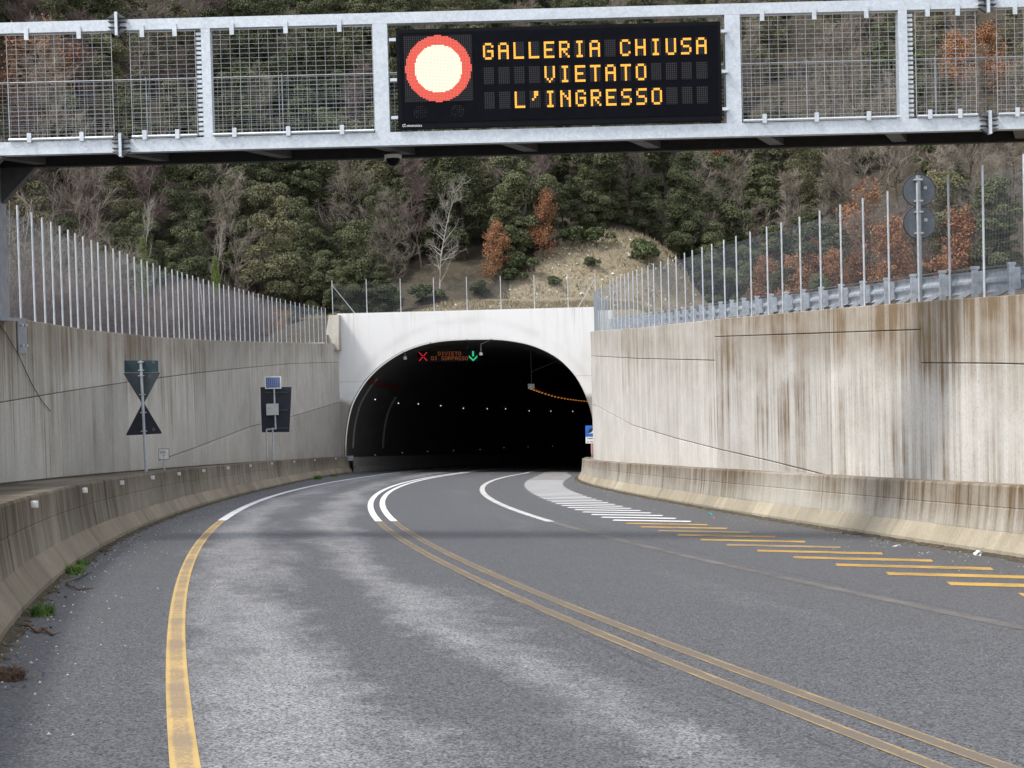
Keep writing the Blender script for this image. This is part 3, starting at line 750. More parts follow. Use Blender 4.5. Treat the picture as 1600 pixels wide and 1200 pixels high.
# loose cable hanging down the left wall below the column
cp = []
for x_, y_ in ((-8, 492), (12, 522), (30, 556), (48, 598), (62, 624), (76, 643)):
    Y = min(frange(24, 36, .05), key=lambda q: abs(proj((wallL(q), q, 0.5))[0] - x_)); q = at(x_, y_, Y); cp.append(Vector((wallL(Y) + .03, Y, q.z)))
o = MB().tube([p - cp[0] for p in cp], .008, 5).build('hanging_cable', M['ink']); o.location = cp[0]; tag(o, 'thin dark cable hanging down the left wall below the gantry column', 'cable')

# dome camera under the walkway
q = at(614, 246, 26.6); cam_o = empty('dome_camera', (q.x, q.y, zb0 - .002), 'small white dome camera hanging under the gantry', 'camera')
MB().tube([(0, 0, 0), (0, 0, -.06)], .15, 16).build('housing', M['white_plastic'], cam_o)
b = MB().tube([(0, 0, -.061)] + [(0, 0, -.07 - .12 * math.sin(a * math.pi / 12)) for a in range(0, 7)], [.12] + [max(.005, .12 * math.cos(a * math.pi / 12)) for a in range(0, 7)], 14); b.build('dome', M['black'], cam_o, True)

# ------------------------------------------------------------------ fences on the walls
def fence(name, wf, tf, side, ys, mesh_h, label, cat='fence'):
    root = empty(name, (0, 0, 0), label, cat); setb = .18
    pm = MB().tube([(0, 0, -.03), (0, 0, 2.22)], .0215, 8).mesh('post', M['post'])
    tops = []
    for Y in ys: link('post', pm, root, (wf(Y) + side * setb, Y, tf(Y)))
    b = MB(); w = .0009; Y = ys[0]; zprev = None
    while Y < ys[-1]:                               # vertical wires
        X = wf(Y) + side * (setb + .035); z = tf(Y)
        b.add([(X - w, Y, z), (X + w, Y - w, z), (X, Y + w, z), (X - w, Y, z + mesh_h), (X + w, Y - w, z + mesh_h), (X, Y + w, z + mesh_h)], [(0,1,4,3),(1,2,5,4),(2,0,3,5)]); Y += .055
    rows_ = frange(.04, mesh_h, .11); yy = frange(ys[0], ys[-1], 1.3)
    for h in rows_:
        p = [Vector((wf(Y) + side * (setb + .037), Y, tf(Y) + h)) for Y in yy]; b.tube(p, .0011, 3, False)
    o = b.build('wire_mesh', M['wire'], root); o['kind'] = 'stuff'; return root
def post_ys(xs, wf, tf, side):
    cand = [(proj((wf(Y) + side * .18, Y, tf(Y)))[0], Y) for Y in frange(22, 99, .1)]
    return sorted(min(cand, key=lambda q: abs(q[0] - x))[1] for x in xs)
ysL = [23.4, 24.5, 25.6, 26.7] + post_ys([33, 55, 71, 86, 99, 112, 123, 135, 148, 158, 169, 181, 191, 203, 214, 225, 234, 243, 253, 262, 272, 281, 288, 296, 304, 313, 321, 329, 336, 345, 352, 360, 369, 376, 383, 391, 398, 406, 413, 421, 427, 434, 440, 448, 456, 463, 470, 477, 484, 491, 498, 504, 510], wallL, topL, -1)
fl = fence('wire_fence', wallL, topL, -1, ysL, 2.05, 'wire mesh fence on steel posts along the top of the left wall')
MB().tube([(wallL(55) - .18, 55.7, topL(55)), (wallL(55) - .18, 54.95, topL(55) + 2.0)], .02, 6).build('brace', M['post'], fl)
ysR = [23.0] + post_ys([1601, 1539.5, 1483.5, 1436, 1389.5, 1352, 1315.5, 1283, 1251.5, 1224.5, 1200, 1174.5, 1152.5, 1133, 1114.5, 1099, 1084.5, 1071.5, 1059, 1046.5, 1035, 1023.5, 1014.5, 1005, 997, 991, 984, 978, 971.5, 966, 960, 955, 950, 945.5, 941.5, 937.5, 934], wallR, topR, 1)
fr = fence('wire_fence', wallR, topR, 1, ysR, 2.05, 'wire mesh fence on steel posts along the top of the right wall')
MB().tube([(wallR(66) + .18, 66.9, topR(66)), (wallR(66) + .18, 65.9, topR(66) + 2.0)], .02, 6).build('brace', M['post'], fr)
# fence across the top of the portal
pf = empty('wire_fence', (0, 0, 0), 'thin wire fence with leaning end braces across the top of the portal', 'fence')
pm = MB().tube([(0, 0, -.03), (0, 0, 2.2)], .028, 8).mesh('post', M['post']); xs_ = [520, 573.5, 626.5, 678.5, 730, 783, 835.5, 888, 931]
Yf = YP + .6; gxp = [at(x, 485, Yf).x for x in xs_]
for X in gxp: link('post', pm, pf, (X, Yf, pzt + .10))
MB().tube([(gxp[0] + .02, Yf, pzt + 1.95), (gxp[0] + 1.45, Yf, pzt + .1)], .02, 6).build('brace', M['post'], pf)
MB().tube([(gxp[-1] - .02, Yf, pzt + 1.95), (gxp[-1] - 1.15, Yf, pzt + .1)], .02, 6).build('brace', M['post'], pf)
b = MB(); X = gxp[0]
while X < gxp[-1]: b.box((X - .0012, Yf + .03, pzt + .1), (X + .0012, Yf + .0324, pzt + 2.0)); X += .06
for h in frange(.15, 1.98, .12): b.box((gxp[0], Yf + .033, pzt + h), (gxp[-1], Yf + .0354, pzt + h + .0024))
b.build('wire_mesh', M['wire'], pf)['kind'] = 'stuff'

# ------------------------------------------------------------------ guard rail behind the right wall
rail = empty('guard_rail', (0, 0, 0), 'galvanised guard rail with bracing behind the right wall fence', 'guard rail')
railX = lambda Y: wallR(Y) + 1.25
ysg = frange(14, 92, 1.0)
prof = [(0, .14), (.07, .18), (.07, .27), (0, .32), (0, .37), (.07, .42), (.07, .51), (0, .55)]
b = MB()
for Y in ysg:
    for d, h in prof: b.v.append((railX(Y) + d, Y, topR(Y) + h)); b.uv.append((Y, h))
npf = len(prof)
for i in range(len(ysg) - 1):
    for k in range(npf - 1): b.f.append((npf*i+k, npf*i+k+1, npf*i+npf+k+1, npf*i+npf+k))
b.build('rail_beam', M['galv2'], rail)
MB().tube([(railX(Y) + .02, Y, topR(Y) + .60) for Y in ysg], .016, 6).build('top_bar', M['dark_steel'], rail)
pmg = MB(); pmg.box((-.20, -.05, -.3), (-.10, .05, .58)); pmg.box((-.099, -.06, .16), (-.005, .06, .54)); pmg.box((-.21, -.06, .581), (-.08, .06, .63)); pmg = pmg.mesh('rail_post', M['galv2'])
brm = MB().bar((-.15, .06, .20), (-.15, 1.3, .02), .05, .10).mesh('rail_brace', M['galv2'])
for Y in frange(15, 91, 1.5):
    link('rail_post', pmg, rail, (railX(Y), Y, topR(Y))); link('rail_brace', brm, rail, (railX(Y), Y, topR(Y)))

# ------------------------------------------------------------------ signs
# two round sign backs on a pole behind the right fence
q = at(1438, 470, 29.2); ds = empty('round_sign', q, 'pole with two round grey sign backs behind the right wall fence', 'sign')
k = 29.2 / FPX
MB().tube([(0, 0, -.6), (0, 0, 195 * k)], .045, 10).build('pole', M['steel'], ds)
for h in (172, 122):
    dd = MB().tube([(.03, .06, h * k), (.03, .075, h * k)], .30, 40); d_ = dd.build('sign_disc', M['disc'], ds)
    MB().tube([(.03 + .305 * math.cos(a * math.pi / 20), .067, h * k + .305 * math.sin(a * math.pi / 20)) for a in range(41)], .011, 5, False).build('rim', M['signback_dark'], d_)
    for dz in (-.2, .2): MB().box((-.075, -.05, h * k + dz - .015), (.075, .055, h * k + dz + .015)).build('clamp', M['post'], ds)
    MB().box((.12, .055, h * k + .02), (.18, .0595, h * k + .08)).build('sticker', M['grey_box'], d_)
# hourglass of sign backs behind the left barrier
Yh = 38.0; k = Yh / FPX; base = at(228, 744, Yh); hs_ = empty('warning_sign', base, 'tall pole with dark triangular and rectangular sign backs left of the road', 'sign')
def hp(x, y):                                      # picture to the sign's own plane
    p = at(x, y, Yh); return (p.x - base.x, p.z - base.z)
o5 = lambda x, y: (160 + x / 5.457, 540 + y / 5.457)
def rounded(poly, r=.05):
    P = [Vector((a, b)) for a, b in poly]; out = []
    for i, p in enumerate(P):
        a, c = P[i-1], P[(i+1) % len(P)]; u = (a - p).normalized() * r; w = (c - p).normalized() * r
        for t in (0, .33, .67, 1): out.append(tuple((p + u) * (1-t)**2 + p * 2*t*(1-t) + (p + w) * t*t))
    return out
MB().prism(rounded([hp(*o5(181, 127)), hp(*o5(472, 127)), hp(*o5(474, 226)), hp(*o5(183, 229))], .02), .05, .062).build('plate', M['signback_teal'], hs_)
MB().prism(rounded([hp(*o5(172, 233)), hp(*o5(492, 228)), hp(*o5(342, 508))]), .05, .062).build('triangle_plate', M['signback'], hs_)
MB().prism(rounded([hp(*o5(192, 768)), hp(*o5(506, 752)), hp(*o5(342, 478))]), .064, .076).build('triangle_plate', M['signback_dark'], hs_)
t0, t1 = hp(*o5(327, 128)), hp(*o5(374, 1115))
MB().tube([(t1[0], 0, t1[1]), (t0[0], 0, t0[1])], .036, 10).build('pole', M['post'], hs_)
for yy in (140, 210, 257, 417, 570, 730):
    a = hp(*o5(327 + (yy - 128) * .0475, yy)); MB().box((a[0] - .07, -.045, a[1] - .012), (a[0] + .07, .049, a[1] + .012)).build('clamp', M['post'], hs_)
for x_, y_ in ((398, 262), (433, 715), (432, 143)):
    a = hp(*o5(x_, y_)); MB().box((a[0] - .03, .0455, a[1] - .035), (a[0] + .03, .0492, a[1] + .035)).build('sticker', M['disc'], hs_)
# kilometre plate
Yk = 41.5; base = at(257, 745, Yk); km = empty('kilometre_plate', base, 'small white plate reading VIII 7 on a short post behind the left barrier', 'sign')
p0, p1 = at(248.5, 702, Yk), at(264.5, 717.5, Yk); w_ = p1.x - p0.x; zc = p1.z - base.z; hh = p0.z - p1.z
MB().tube([(0, .03, -.2), (0, .03, zc + .1)], .022, 8).build('post', M['post'], km)
kp = MB().box((-w_/2, 0, zc), (w_/2, .012, zc + hh)).build('plate', M['white_plastic'], km)
MB().box((-w_/2 - .012, .013, zc - .012), (w_/2 + .012, .022, zc + hh + .012)).build('plate_rim', M['ink'], kp)
me = text_mesh('lettering', 'VIII', .125, M['ink']); o = link('lettering', me, kp, (-.11, -.002, zc + hh * .55)); o.rotation_euler = (math.pi/2, 0, 0); o.scale = (.95, 1, 1)
me = text_mesh('lettering', '7', .125, M['ink']); o = link('lettering', me, kp, (-.035, -.002, zc + hh * .12)); o.rotation_euler = (math.pi/2, 0, 0)
# solar powered sign seen from the back
Ys = 66.0; base = at(428, 726, Ys); so = empty('solar_sign', base, 'dark sign back with a small solar panel and grey box on a pole frame', 'sign')
o6 = lambda x, y: (380 + x / 6.0, 560 + y / 6.0)
def sp_(x, y): p = at(*o6(x, y), Ys); return (p.x - base.x, p.z - base.z)
MB().prism([sp_(158, 270), sp_(449, 268), sp_(440, 480), sp_(428, 692), sp_(172, 694), sp_(163, 480)], .10, .15).build('sign_board', M['signback_dark'], so)
a, c_ = sp_(289, 285), sp_(304, 665); MB().tube([(a[0], 0, a[1]), (c_[0], 0, c_[1])], .04, 8).build('pole', M['post'], so)
for yy in (320, 486, 655):
    a, c_ = sp_(205, yy), sp_(415, yy - 2); MB().bar((a[0], .07, a[1]), (c_[0], .07, c_[1]), .045).build('cross_arm', M['signback'], so)
a, c_ = sp_(218, 668), sp_(225, 985); d_, e_ = sp_(277, 650), sp_(281, 985)
MB().tube([(c_[0], 0, c_[1]), (a[0], 0, a[1])], .035, 8).build('leg', M['post'], so); MB().tube([(e_[0], 0, e_[1]), (d_[0], 0, d_[1])], .035, 8).build('leg', M['post'], so)
f_ = sp_(305, 658); MB().tube([(a[0], -.01, a[1]), (f_[0], -.01, f_[1])], .035, 8).build('cross_bar', M['post'], so)
a, c_ = sp_(228, 530), sp_(333, 422); MB().box((a[0], -.28, a[1]), (c_[0], -.06, c_[1])).build('control_box', M['grey_box'], so)
a, c_ = sp_(211, 285), sp_(359, 166); b = MB().prism([(a[0], a[1]), (c_[0], a[1]), (c_[0], c_[1]), (a[0], c_[1])], -.16, -.12); fr_ = b.build('solar_panel', M['white_plastic'], so)
g_ = .04; b = MB(); b.add([(a[0]+g_, -.1625, a[1]+g_), (c_[0]-g_, -.1625, a[1]+g_), (c_[0]-g_, -.1625, c_[1]-g_), (a[0]+g_, -.1625, c_[1]-g_)], [(0,1,2,3)], [(0,0),(.56,0),(.56,.45),(0,.45)]); b.build('solar_cells', M['solar'], fr_)
# blue tunnel sign at the end of the right barrier
Yt = 88.0; base = at(925.5, 722, Yt); ts_ = empty('tunnel_sign', base, 'blue square tunnel sign with white plate half hidden by the right wall', 'sign')
p0, p1 = at(914.5, 665, Yt), at(914.5, 682.5, Yt); p2 = at(914.5, 693, Yt); W = .88
x0 = p0.x - base.x; zt_, zm_, zl_ = p0.z - base.z, p1.z - base.z, p2.z - base.z
MB().tube([(0, .04, -.4), (0, .04, zl_ + .2)], .03, 8).build('pole', M['post'], ts_)
bp = MB().box((x0, 0, zm_), (x0 + W, .015, zt_)).build('blue_plate', M['blue'], ts_)
wp = MB().box((x0, 0, zl_), (x0 + W, .015, zm_ - .005)).build('white_plate', M['white_plastic'], ts_)
cx_, cz_ = x0 + W/2, zm_ + .19; pl = [(cx_ + .30 * math.cos(a * math.pi / 12), cz_ + .32 * math.sin(a * math.pi / 12)) for a in range(13)]
MB().prism(pl, -.004, -.001).build('tunnel_symbol', M['ink'], bp)
MB().prism([(cx_ - .30, cz_), (cx_ + .30, cz_), (cx_ + .12, cz_ + .04), (cx_ + .05, cz_ + .17), (cx_ - .02, cz_ + .17), (cx_ - .1, cz_ + .05)], -.008, -.005).build('road_symbol', M['white_plastic'], bp)
for i in range(9): MB().box((x0 + .1 + i * .075, -.003, zm_ - .13), (x0 + .15 + i * .075, -.001, zm_ - .07)).build('mark', M['ink'], wp)
for i in (0, 2, 3, 4, 5, 7): MB().box((x0 + .1 + i * .08, -.003, zl_ + .06), (x0 + .155 + i * .08, -.001, zl_ + .12)).build('mark', M['ink'], wp)
q = at(926, 702, 92); MB().box((q.x - .1, 92, q.z - .25), (q.x + .5, 92.35, q.z + .35)).build('hydrant_box', M['red']); o = bpy.data.objects['hydrant_box']
tag(o, 'faded red box behind the blue tunnel sign', 'box')

# ------------------------------------------------------------------ lamps and signs in the tunnel
KF = [.05 + .0035 * i for i in range(70)]
def on_left_wall(x, y, inset=.18):                 # the lining point seen at a picture point
    best = None
    for t in frange(3, 112, 1.0):
        for k_ in KF:
            p = arch_at(t, k_, inset); e = (proj(p)[0] - x) ** 2 + (proj(p)[1] - y) ** 2
            if best is None or e < best[0]: best = (e, p)
    return best[1]
lm = MB().tube([(0, 0, 0), (0, -.06, 0)], .04, 8).mesh('lamp', M['lamp_white']); lf_ = MB().tube([(0, 0, 0), (0, -.05, 0)], .035, 6).mesh('marker', M['lamp_faint'])
o8 = lambda x, y: (500 + x / 3.478, 440 + y / 3.478)
ORD = ['leftmost', 'second from left', 'third from left', 'fourth from left', 'fifth from left', 'sixth from left', 'seventh from left', 'eighth from left', 'ninth from left', 'rightmost']
for i_, (x, y) in enumerate(((305,642),(422,658),(535,667),(658,675),(775,683),(903,690),(1013,694),(1131,700),(1260,706),(1375,707))):
    p = on_left_wall(*o8(x, y)); o = link('tunnel_lamp', lm, None, p)
    tag(o, f'tiny bright white lamp on the tunnel wall, {ORD[i_]} of the upper row', 'lamp', 'row of white lamps inside the tunnel')
for i_, (x, y) in enumerate(((303,940),(443,932),(585,924),(725,916),(863,910),(1000,902),(1137,896),(1270,892))):
    p = at(*o8(x, y), YP + 6 + (x - 303) * .075); p = on_left_wall(*o8(x, y)); o = link('tunnel_marker', lf_, None, p)
    tag(o, f'faint pale marker light on the tunnel wall, {ORD[i_] if i_ < 7 else ORD[9]} of the lower row', 'marker light', 'row of faint markers inside the tunnel')
Yv = 104.0; base = at(700, 556, Yv); tv = empty('lane_sign', base, 'dark overhead sign in the tunnel mouth with red cross and green arrow', 'message sign')
k = Yv / FPX
def tvp(x, y): p = at(*o8(x, y), Yv); return p.x - base.x, p.z - base.z
a, c_ = tvp(530, 440), tvp(862, 372); MB().box((a[0], .02, a[1]), (c_[0], .3, c_[1])).build('casing', M['black'], tv)
for xx in (600, 800):
    s_ = tvp(xx, 372); MB().tube([(s_[0], .15, s_[1]), (s_[0], .15, s_[1] + 1.1)], .03, 6).build('hanger', M['dark_steel'], tv)
cx_, cz_ = tvp(560, 407); b = MB()
for i in range(-4, 5):
    if i == 0: continue
    for s_ in (-1, 1): b.box((cx_ + i * .06 - .026, 0, cz_ + s_ * i * .065 - .03), (cx_ + i * .06 + .026, .018, cz_ + s_ * i * .065 + .03))
b.build('red_cross', M['led_x'], tv)
cx_, cz_ = tvp(832, 402); b = MB(); b.box((cx_ - .06, 0, cz_ - .05), (cx_ + .06, .018, cz_ + .30))
b.prism([(cx_ - .28, cz_ + .02), (cx_, cz_ - .26), (cx_ + .28, cz_ + .02), (cx_ + .28, cz_ - .11), (cx_, cz_ - .38), (cx_ - .28, cz_ - .11)], .001, .0175); b.build('green_arrow', M['led_green'], tv)
for text, (xs0, ys0) in (('DIVIETO', (641, 381)), ('DI SORPASSO', (605, 407))):
    for c_, ch in enumerate(text):
        if ch == ' ': continue
        b = MB(); x0, z0 = tvp(xs0 + c_ * 18.4, ys0 + (0))
        for j, row in enumerate(FONT[ch].split()):
            for i, bit in enumerate(row):
                if bit == '1': b.box((x0 + i * .036, .003, z0 - j * .036 - .03), (x0 + i * .036 + .03, .018, z0 - j * .036))
        b.build('lit_character', M['amber_dim'], tv)
for x, y, lab, hx in ((463, 415, 'small white lamp box hanging left of the lane sign in the tunnel mouth', 440), (875, 392, 'small white lamp on a bent arm right of the lane sign in the tunnel mouth', 940)):
    p = at(*o8(x, y), 101.6); r_ = empty('portal_lamp', p, lab, 'lamp')
    MB().box((-.10, -.08, -.10), (.10, .08, .09)).build('lamp_housing', M['white_plastic'], r_); q = at(*o8(x, y - (52 if hx > 800 else 22)), 101.6) - p; w_ = at(*o8(hx, y - (82 if hx > 800 else 40)), 101.6) - p
    MB().tube([(0, 0, .09), q, w_], .02, 6).build('arm', M['grey_box'], r_)
tray = empty('lamp_tray', at(*o8(1150, 575), 108), 'hanging lamp tray with a glowing orange line right in the tunnel', 'lamp'); b0 = tray.location.copy()
pl = [at(*o8(x, y), YY) - b0 for x, y, YY in ((1143, 583, 108), (1200, 603, 112), (1270, 625, 119), (1340, 638, 128), (1400, 646, 139), (1458, 652, 152))]
b = MB()
for i in range(len(pl) - 1): b.bar(pl[i] + Vector((0, 0, .12)), pl[i+1] + Vector((0, 0, .12)), .3, .1)
b.build('tray', M['dark_steel'], tray)
lm2 = MB().box((-.06, -.22, -.02), (.06, .22, .02)).mesh('orange_lamp', M['lamp_orange'])
for i in range(len(pl) - 1):
    for f in (.1, .35, .6, .85): link('orange_lamp', lm2, tray, pl[i] * (1 - f) + pl[i+1] * f)
MB().box((-.25, -.2, -.1), (.2, .1, .25)).build('tray_end', M['grey_box'], tray)
q = at(*o8(1160, 372), 108) - b0; MB().tube([(0, 0, .2), (0, 0, q.z)], .03, 6).build('hanger', M['dark_steel'], tray); q = at(*o8(1285, 432), 108) - b0; MB().tube([(0, 0, 1.1), q], .025, 6).build('stay', M['dark_steel'], tray)

# ------------------------------------------------------------------ hillside
def sm(t): t = min(max(t, 0), 1); return t * t * (3 - 2 * t)
_rn = np.random.RandomState(4); _ph = _rn.uniform(0, 6.28, (14, 2)); _fr = _rn.uniform(.05, .55, 14); _an = _rn.uniform(0, 6.28, 14)
def bump(X, Y): return sum(math.sin(f * (X * math.cos(a) + Y * math.sin(a)) + p[0]) / (1 + 7 * f) for f, a, p in zip(_fr, _an, _ph)) * .55
def foot(X):
    f = 112.0
    if X < -13: f = 112 - min(-13 - X, 60) * .55
    if X > 10: f = 112 + 14 * sm((X - 10) / 10)
    return f
def terr(X, Y):
    z = 1.75
    d = Y - foot(X)
    if d > 0: z += .60 * d + .0 * d * d if d > 6 else .05 * d * d + .30 * d
    port = sm((14.5 - abs(X + 2.5)) / 3.5) * sm((Y - 99) / 1.5) * sm((118 - Y) / 8)
    z = max(z, 1.75 + 1.62 * port)
    k = math.exp(-((X - 7.4) / (11.0 if X < 7.4 else 10.5)) ** 2 - ((Y - 121) / 8.5) ** 2); z += 4.5 * k * (1 - .55 * sm((Y - foot(X) - 4) / 10))
    if Y > 104: z += bump(X, Y) * sm((Y - 104) / 8)
    xl = wallL(min(max(Y, 0), 100))
    if X < xl - 6: z += .32 * (xl - 6 - X) * sm((Y - 20) / 40)
    xr = wallR(min(max(Y, 0), 100))
    if X > xr + 14: z += .22 * (X - xr - 14) * sm((Y - 10) / 40)
    return z
def on_bank(X, Y):
    if X < -11 or X > 25: return False
    return Y < (105.5 + (X + 11) * .92 if X < 8 else 123.5 - ((X - 8) / 17.0) ** 2 * 14)
tb = MB(); mats = []
def grid(P):                                         # rows of (X, Y)
    b0 = len(tb.v); w = len(P[0])
    for r_ in P:
        for X, Y in r_: tb.v.append((X, Y, terr(X, Y) if True else 0)); tb.uv.append((X, Y))
    for j in range(len(P) - 1):
        for i in range(w - 1):
            k = b0 + j * w + i; tb.f.append((k, k+1, k+w+1, k+w)); c = [tb.v[q] for q in tb.f[-1]]
            mats.append(1 if on_bank(sum(q[0] for q in c) / 4, sum(q[1] for q in c) / 4) else 0)
offs = [.38, 1, 2, 3.5, 5.5, 8, 11, 15, 20, 27, 36, 50, 75, 110]
grid([[(wallL(Y) - d, Y) for d in offs[::-1]] for Y in frange(-12, 100, 2.5) + [101.4]])
grid([[(wallR(Y) + d, Y) for d in offs] for Y in frange(-12, 100, 2.5) + [101.4]])
grid([[(X, Y) for X in frange(-124, 124, 2.0)] for Y in frange(101.4, 260, 2.2)])
me = tb.mesh('hillside', M['terrain'], True); me.materials.append(M['knoll']); me.polygons.foreach_set('material_index', mats)
tag(link('hillside', me), kind='structure')
# strip of ground just behind the walls follows the wall tops
for side, wf, tf, nm in ((-1, wallL, topL, 'verge_left'), (1, wallR, topR, 'verge_right')):
    b = MB(); ys = frange(-10, 100, 2)
    for Y in ys:
        for d, dz in ((.4, -.10), (1.6, -.06), (3.2, .04 if tf(Y) > 1.75 else .04)): b.v.append((wf(Y) + side * d, Y, (tf(Y) + dz) if d < 3 else max(1.7, tf(Y) - .3))); b.uv.append((d, Y))
    for i in range(len(ys) - 1):
        for k in (0, 1): b.f.append((3*i+k, 3*i+k+1, 3*i+k+4, 3*i+k+3))
    tag(b.build(nm, M['knoll']), kind='structure')

# ------------------------------------------------------------------ tree kinds
def quads(name, C, N, S, rs, mat, aspect=1.0):
    n_ = len(C); N = N / np.linalg.norm(N, axis=1, keepdims=True)
    r = rs.normal(size=(n_, 3)); a = np.cross(N, r); a /= np.linalg.norm(a, axis=1, keepdims=True) + 1e-9; b = np.cross(N, a)
    S = S[:, None]; j = lambda: rs.uniform(.6, 1.15, (n_, 1))
    V = np.stack([C - a*S*j()*aspect, C - b*S*j(), C + a*S*j()*aspect, C + b*S*j()], 1).reshape(-1, 3)
    me = bpy.data.meshes.new(name); me.from_pydata(V.tolist(), [], np.arange(4*n_).reshape(-1, 4).tolist()); me.materials.append(mat); me.update(); return me
def cloud(rs, lumps, n_, size):
    w = np.array([l[3] ** 2 for l in lumps]); idx = rs.choice(len(lumps), n_, p=w / w.sum())
    L = np.array([l[:3] for l in lumps])[idx]; Rr = np.array([l[3] for l in lumps])[idx][:, None]
    d = rs.normal(size=(n_, 3)); d /= np.linalg.norm(d, axis=1, keepdims=True); d[:, 2] = np.where(d[:, 2] < -.45, -d[:, 2], d[:, 2])
    rad = rs.uniform(.55, 1.06, (n_, 1)) ** .6; C = L + d * Rr * rad * np.array([1, 1, .82])
    N = d * .7 + rs.normal(size=(n_, 3)) * .6
    return C, N, rs.uniform(.6, 1.35, n_) * size
def crown_lumps(rs, h, w, n_, z0=.22):
    out = []
    for i in range(n_):
        t = (i + rs.rand()) / n_; z = h * (z0 + (1 - z0) * t * .95); prof = math.sin(math.pi * (0.18 + .74 * t)) ** .8
        a = rs.uniform(0, 6.283); r = w * prof * rs.uniform(.25, .85); out.append((r * math.cos(a), r * math.sin(a), z, w * rs.uniform(.18, .38)))
    out.append((0, 0, h * .5, w * .55)); return out
def limb(b, p, d, ln, r0, r1, rs, n_=4, sides=5, wob=.12, up=0.0):
    pts = [Vector(p)]; d = Vector(d).normalized()
    for i in range(n_):
        d = (d + Vector(rs.normal(size=3)) * wob + Vector((0, 0, up))).normalized(); pts.append(pts[-1] + d * ln / n_)
    b.tube(pts, [r0 + (r1 - r0) * i / n_ for i in range(n_ + 1)], sides, False); return pts, d
def skeleton(rs, h, spread, nl, ns, nt, thick=1.0, tw=.010, lean=.05, low=.22, multi=1):
    trunk, twigs, ends = MB(), MB(), []
    for s_ in range(multi):
        d0 = Vector((rs.normal() * lean, rs.normal() * lean, 1)) if multi == 1 else Vector((rs.normal() * .38, rs.normal() * .38, 1))
        hh = h * (1 if multi == 1 else rs.uniform(.65, 1.05)); T, _ = limb(trunk, (rs.normal() * .15 * (multi > 1), rs.normal() * .15 * (multi > 1), -.4), d0, hh, .014 * h * thick, .012, rs, 8, 6, .06)
        for i in range(nl):
            t = low + (1 - low) * (i + rs.rand()) / nl; k = t * 8; a = int(min(k, 7)); p = T[a] + (T[a+1] - T[a]) * (k - a)
            ang = rs.uniform(0, 6.283); el = rs.uniform(.25, .95); d = Vector((math.cos(ang) * math.cos(el), math.sin(ang) * math.cos(el), math.sin(el)))
            ln = spread * (1.15 - .75 * t) * rs.uniform(.6, 1.15)
            Q, dd = limb(trunk if multi == 1 else twigs, p, d, ln, .014 * h * thick * (1 - t) * .5 + .014, .008, rs, 4, 4, .16, .06)
            for j in range(ns):
                u = .2 + .8 * (j + rs.rand()) / ns; k2 = u * 4; a2 = int(min(k2, 3)); p2 = Q[a2] + (Q[a2+1] - Q[a2]) * (k2 - a2)
                d2 = (dd * .7 + Vector(rs.normal(size=3)) * .55 + Vector((0, 0, .25))).normalized(); l2 = ln * rs.uniform(.22, .45)
                W, d3 = limb(twigs, p2, d2, l2, .013, tw * .7, rs, 2, 3, .2, .05); ends.append(W[-1])
                for q in range(nt):
                    u3 = rs.uniform(.2, 1); p3 = W[0] + (W[2] - W[0]) * u3; d4 = (d3 + Vector(rs.normal(size=3)) * .6 + Vector((0, 0, .2))).normalized()
                    l4 = rs.uniform(.25, .75); e = p3 + d4 * l4; twigs.tube([p3, e], [tw * .8, tw * .45], 3, False); ends.append(e)
    return trunk, twigs, ends
KINDS = {}
for v in range(5):                                    # dark evergreen oaks
    rs = np.random.RandomState(20 + v); h, w = rs.uniform(7.0, 10.5), rs.uniform(2.0, 2.8); L = crown_lumps(rs, h, w, 30, .06)
    b = MB(); T, _ = limb(b, (0, 0, -.5), (0, 0, 1), h * .75, .17, .05, rs, 6, 7, .06)
    for l in L[:7]: b.tube([T[2], (Vector(l[:3]) + T[2]) * .5 + Vector((0, 0, .2)), Vector(l[:3])], [.07, .045, .02], 5, False)
    KINDS.setdefault('evergreen', []).append((b.mesh('trunk', M['bark']), quads('crown', *cloud(rs, L, 26000, .068), rs, M['leaf_dark'])))
    KINDS.setdefault('olive', []).append((KINDS['evergreen'][-1][0], quads('crown', *cloud(rs, L, 19000, .064), rs, M['leaf_olive'])))
for v in range(4):
    rs = np.random.RandomState(50 + v); tr, tw, ends = skeleton(rs, rs.uniform(8.5, 11), 3.4, 24, 9, 11, .8, .010); KINDS.setdefault('bare', []).append((tr.mesh('trunk', M['bark']), tw.mesh('crown', M['twig_grey'])))
for v in range(3):
    rs = np.random.RandomState(60 + v); tr, tw, ends = skeleton(rs, rs.uniform(7, 9), 3.0, 24, 10, 12, .6, .011); KINDS.setdefault('purple', []).append((tr.mesh('trunk', M['twig_purple']), tw.mesh('crown', M['twig_purple'])))
for v in range(3):
    rs = np.random.RandomState(70 + v); tr, tw, ends = skeleton(rs, rs.uniform(6.5, 7.5), 2.5, 24, 7, 4, .7, .011, .05, .06); E = np.array([tuple(e) for e in ends])
    C = np.repeat(E, 7, 0) + rs.normal(size=(len(E) * 7, 3)) * .20
    KINDS.setdefault('rust', []).append((tr.mesh('trunk', M['bark']), quads('crown', C, rs.normal(size=C.shape), rs.uniform(.05, .11, len(C)), rs, M['leaf_rust'])))
for v in range(4):
    rs = np.random.RandomState(80 + v); tr, tw, ends = skeleton(rs, rs.uniform(2.8, 4.2), 1.7, 8, 6, 7, .32, .006, low=.25, multi=9); KINDS.setdefault('shrub', []).append((tr.mesh('stem', M['twig_grey']), tw.mesh('twigs', M['twig_purple'])))
rs = np.random.RandomState(91); tr, tw, _ = skeleton(rs, 3.4, 1.2, 6, 5, 4, .5, .008, low=.25, multi=10); KINDS['orange_shrub'] = [(tr.mesh('stem', M['twig_orange']), tw.mesh('twigs', M['twig_orange']))]
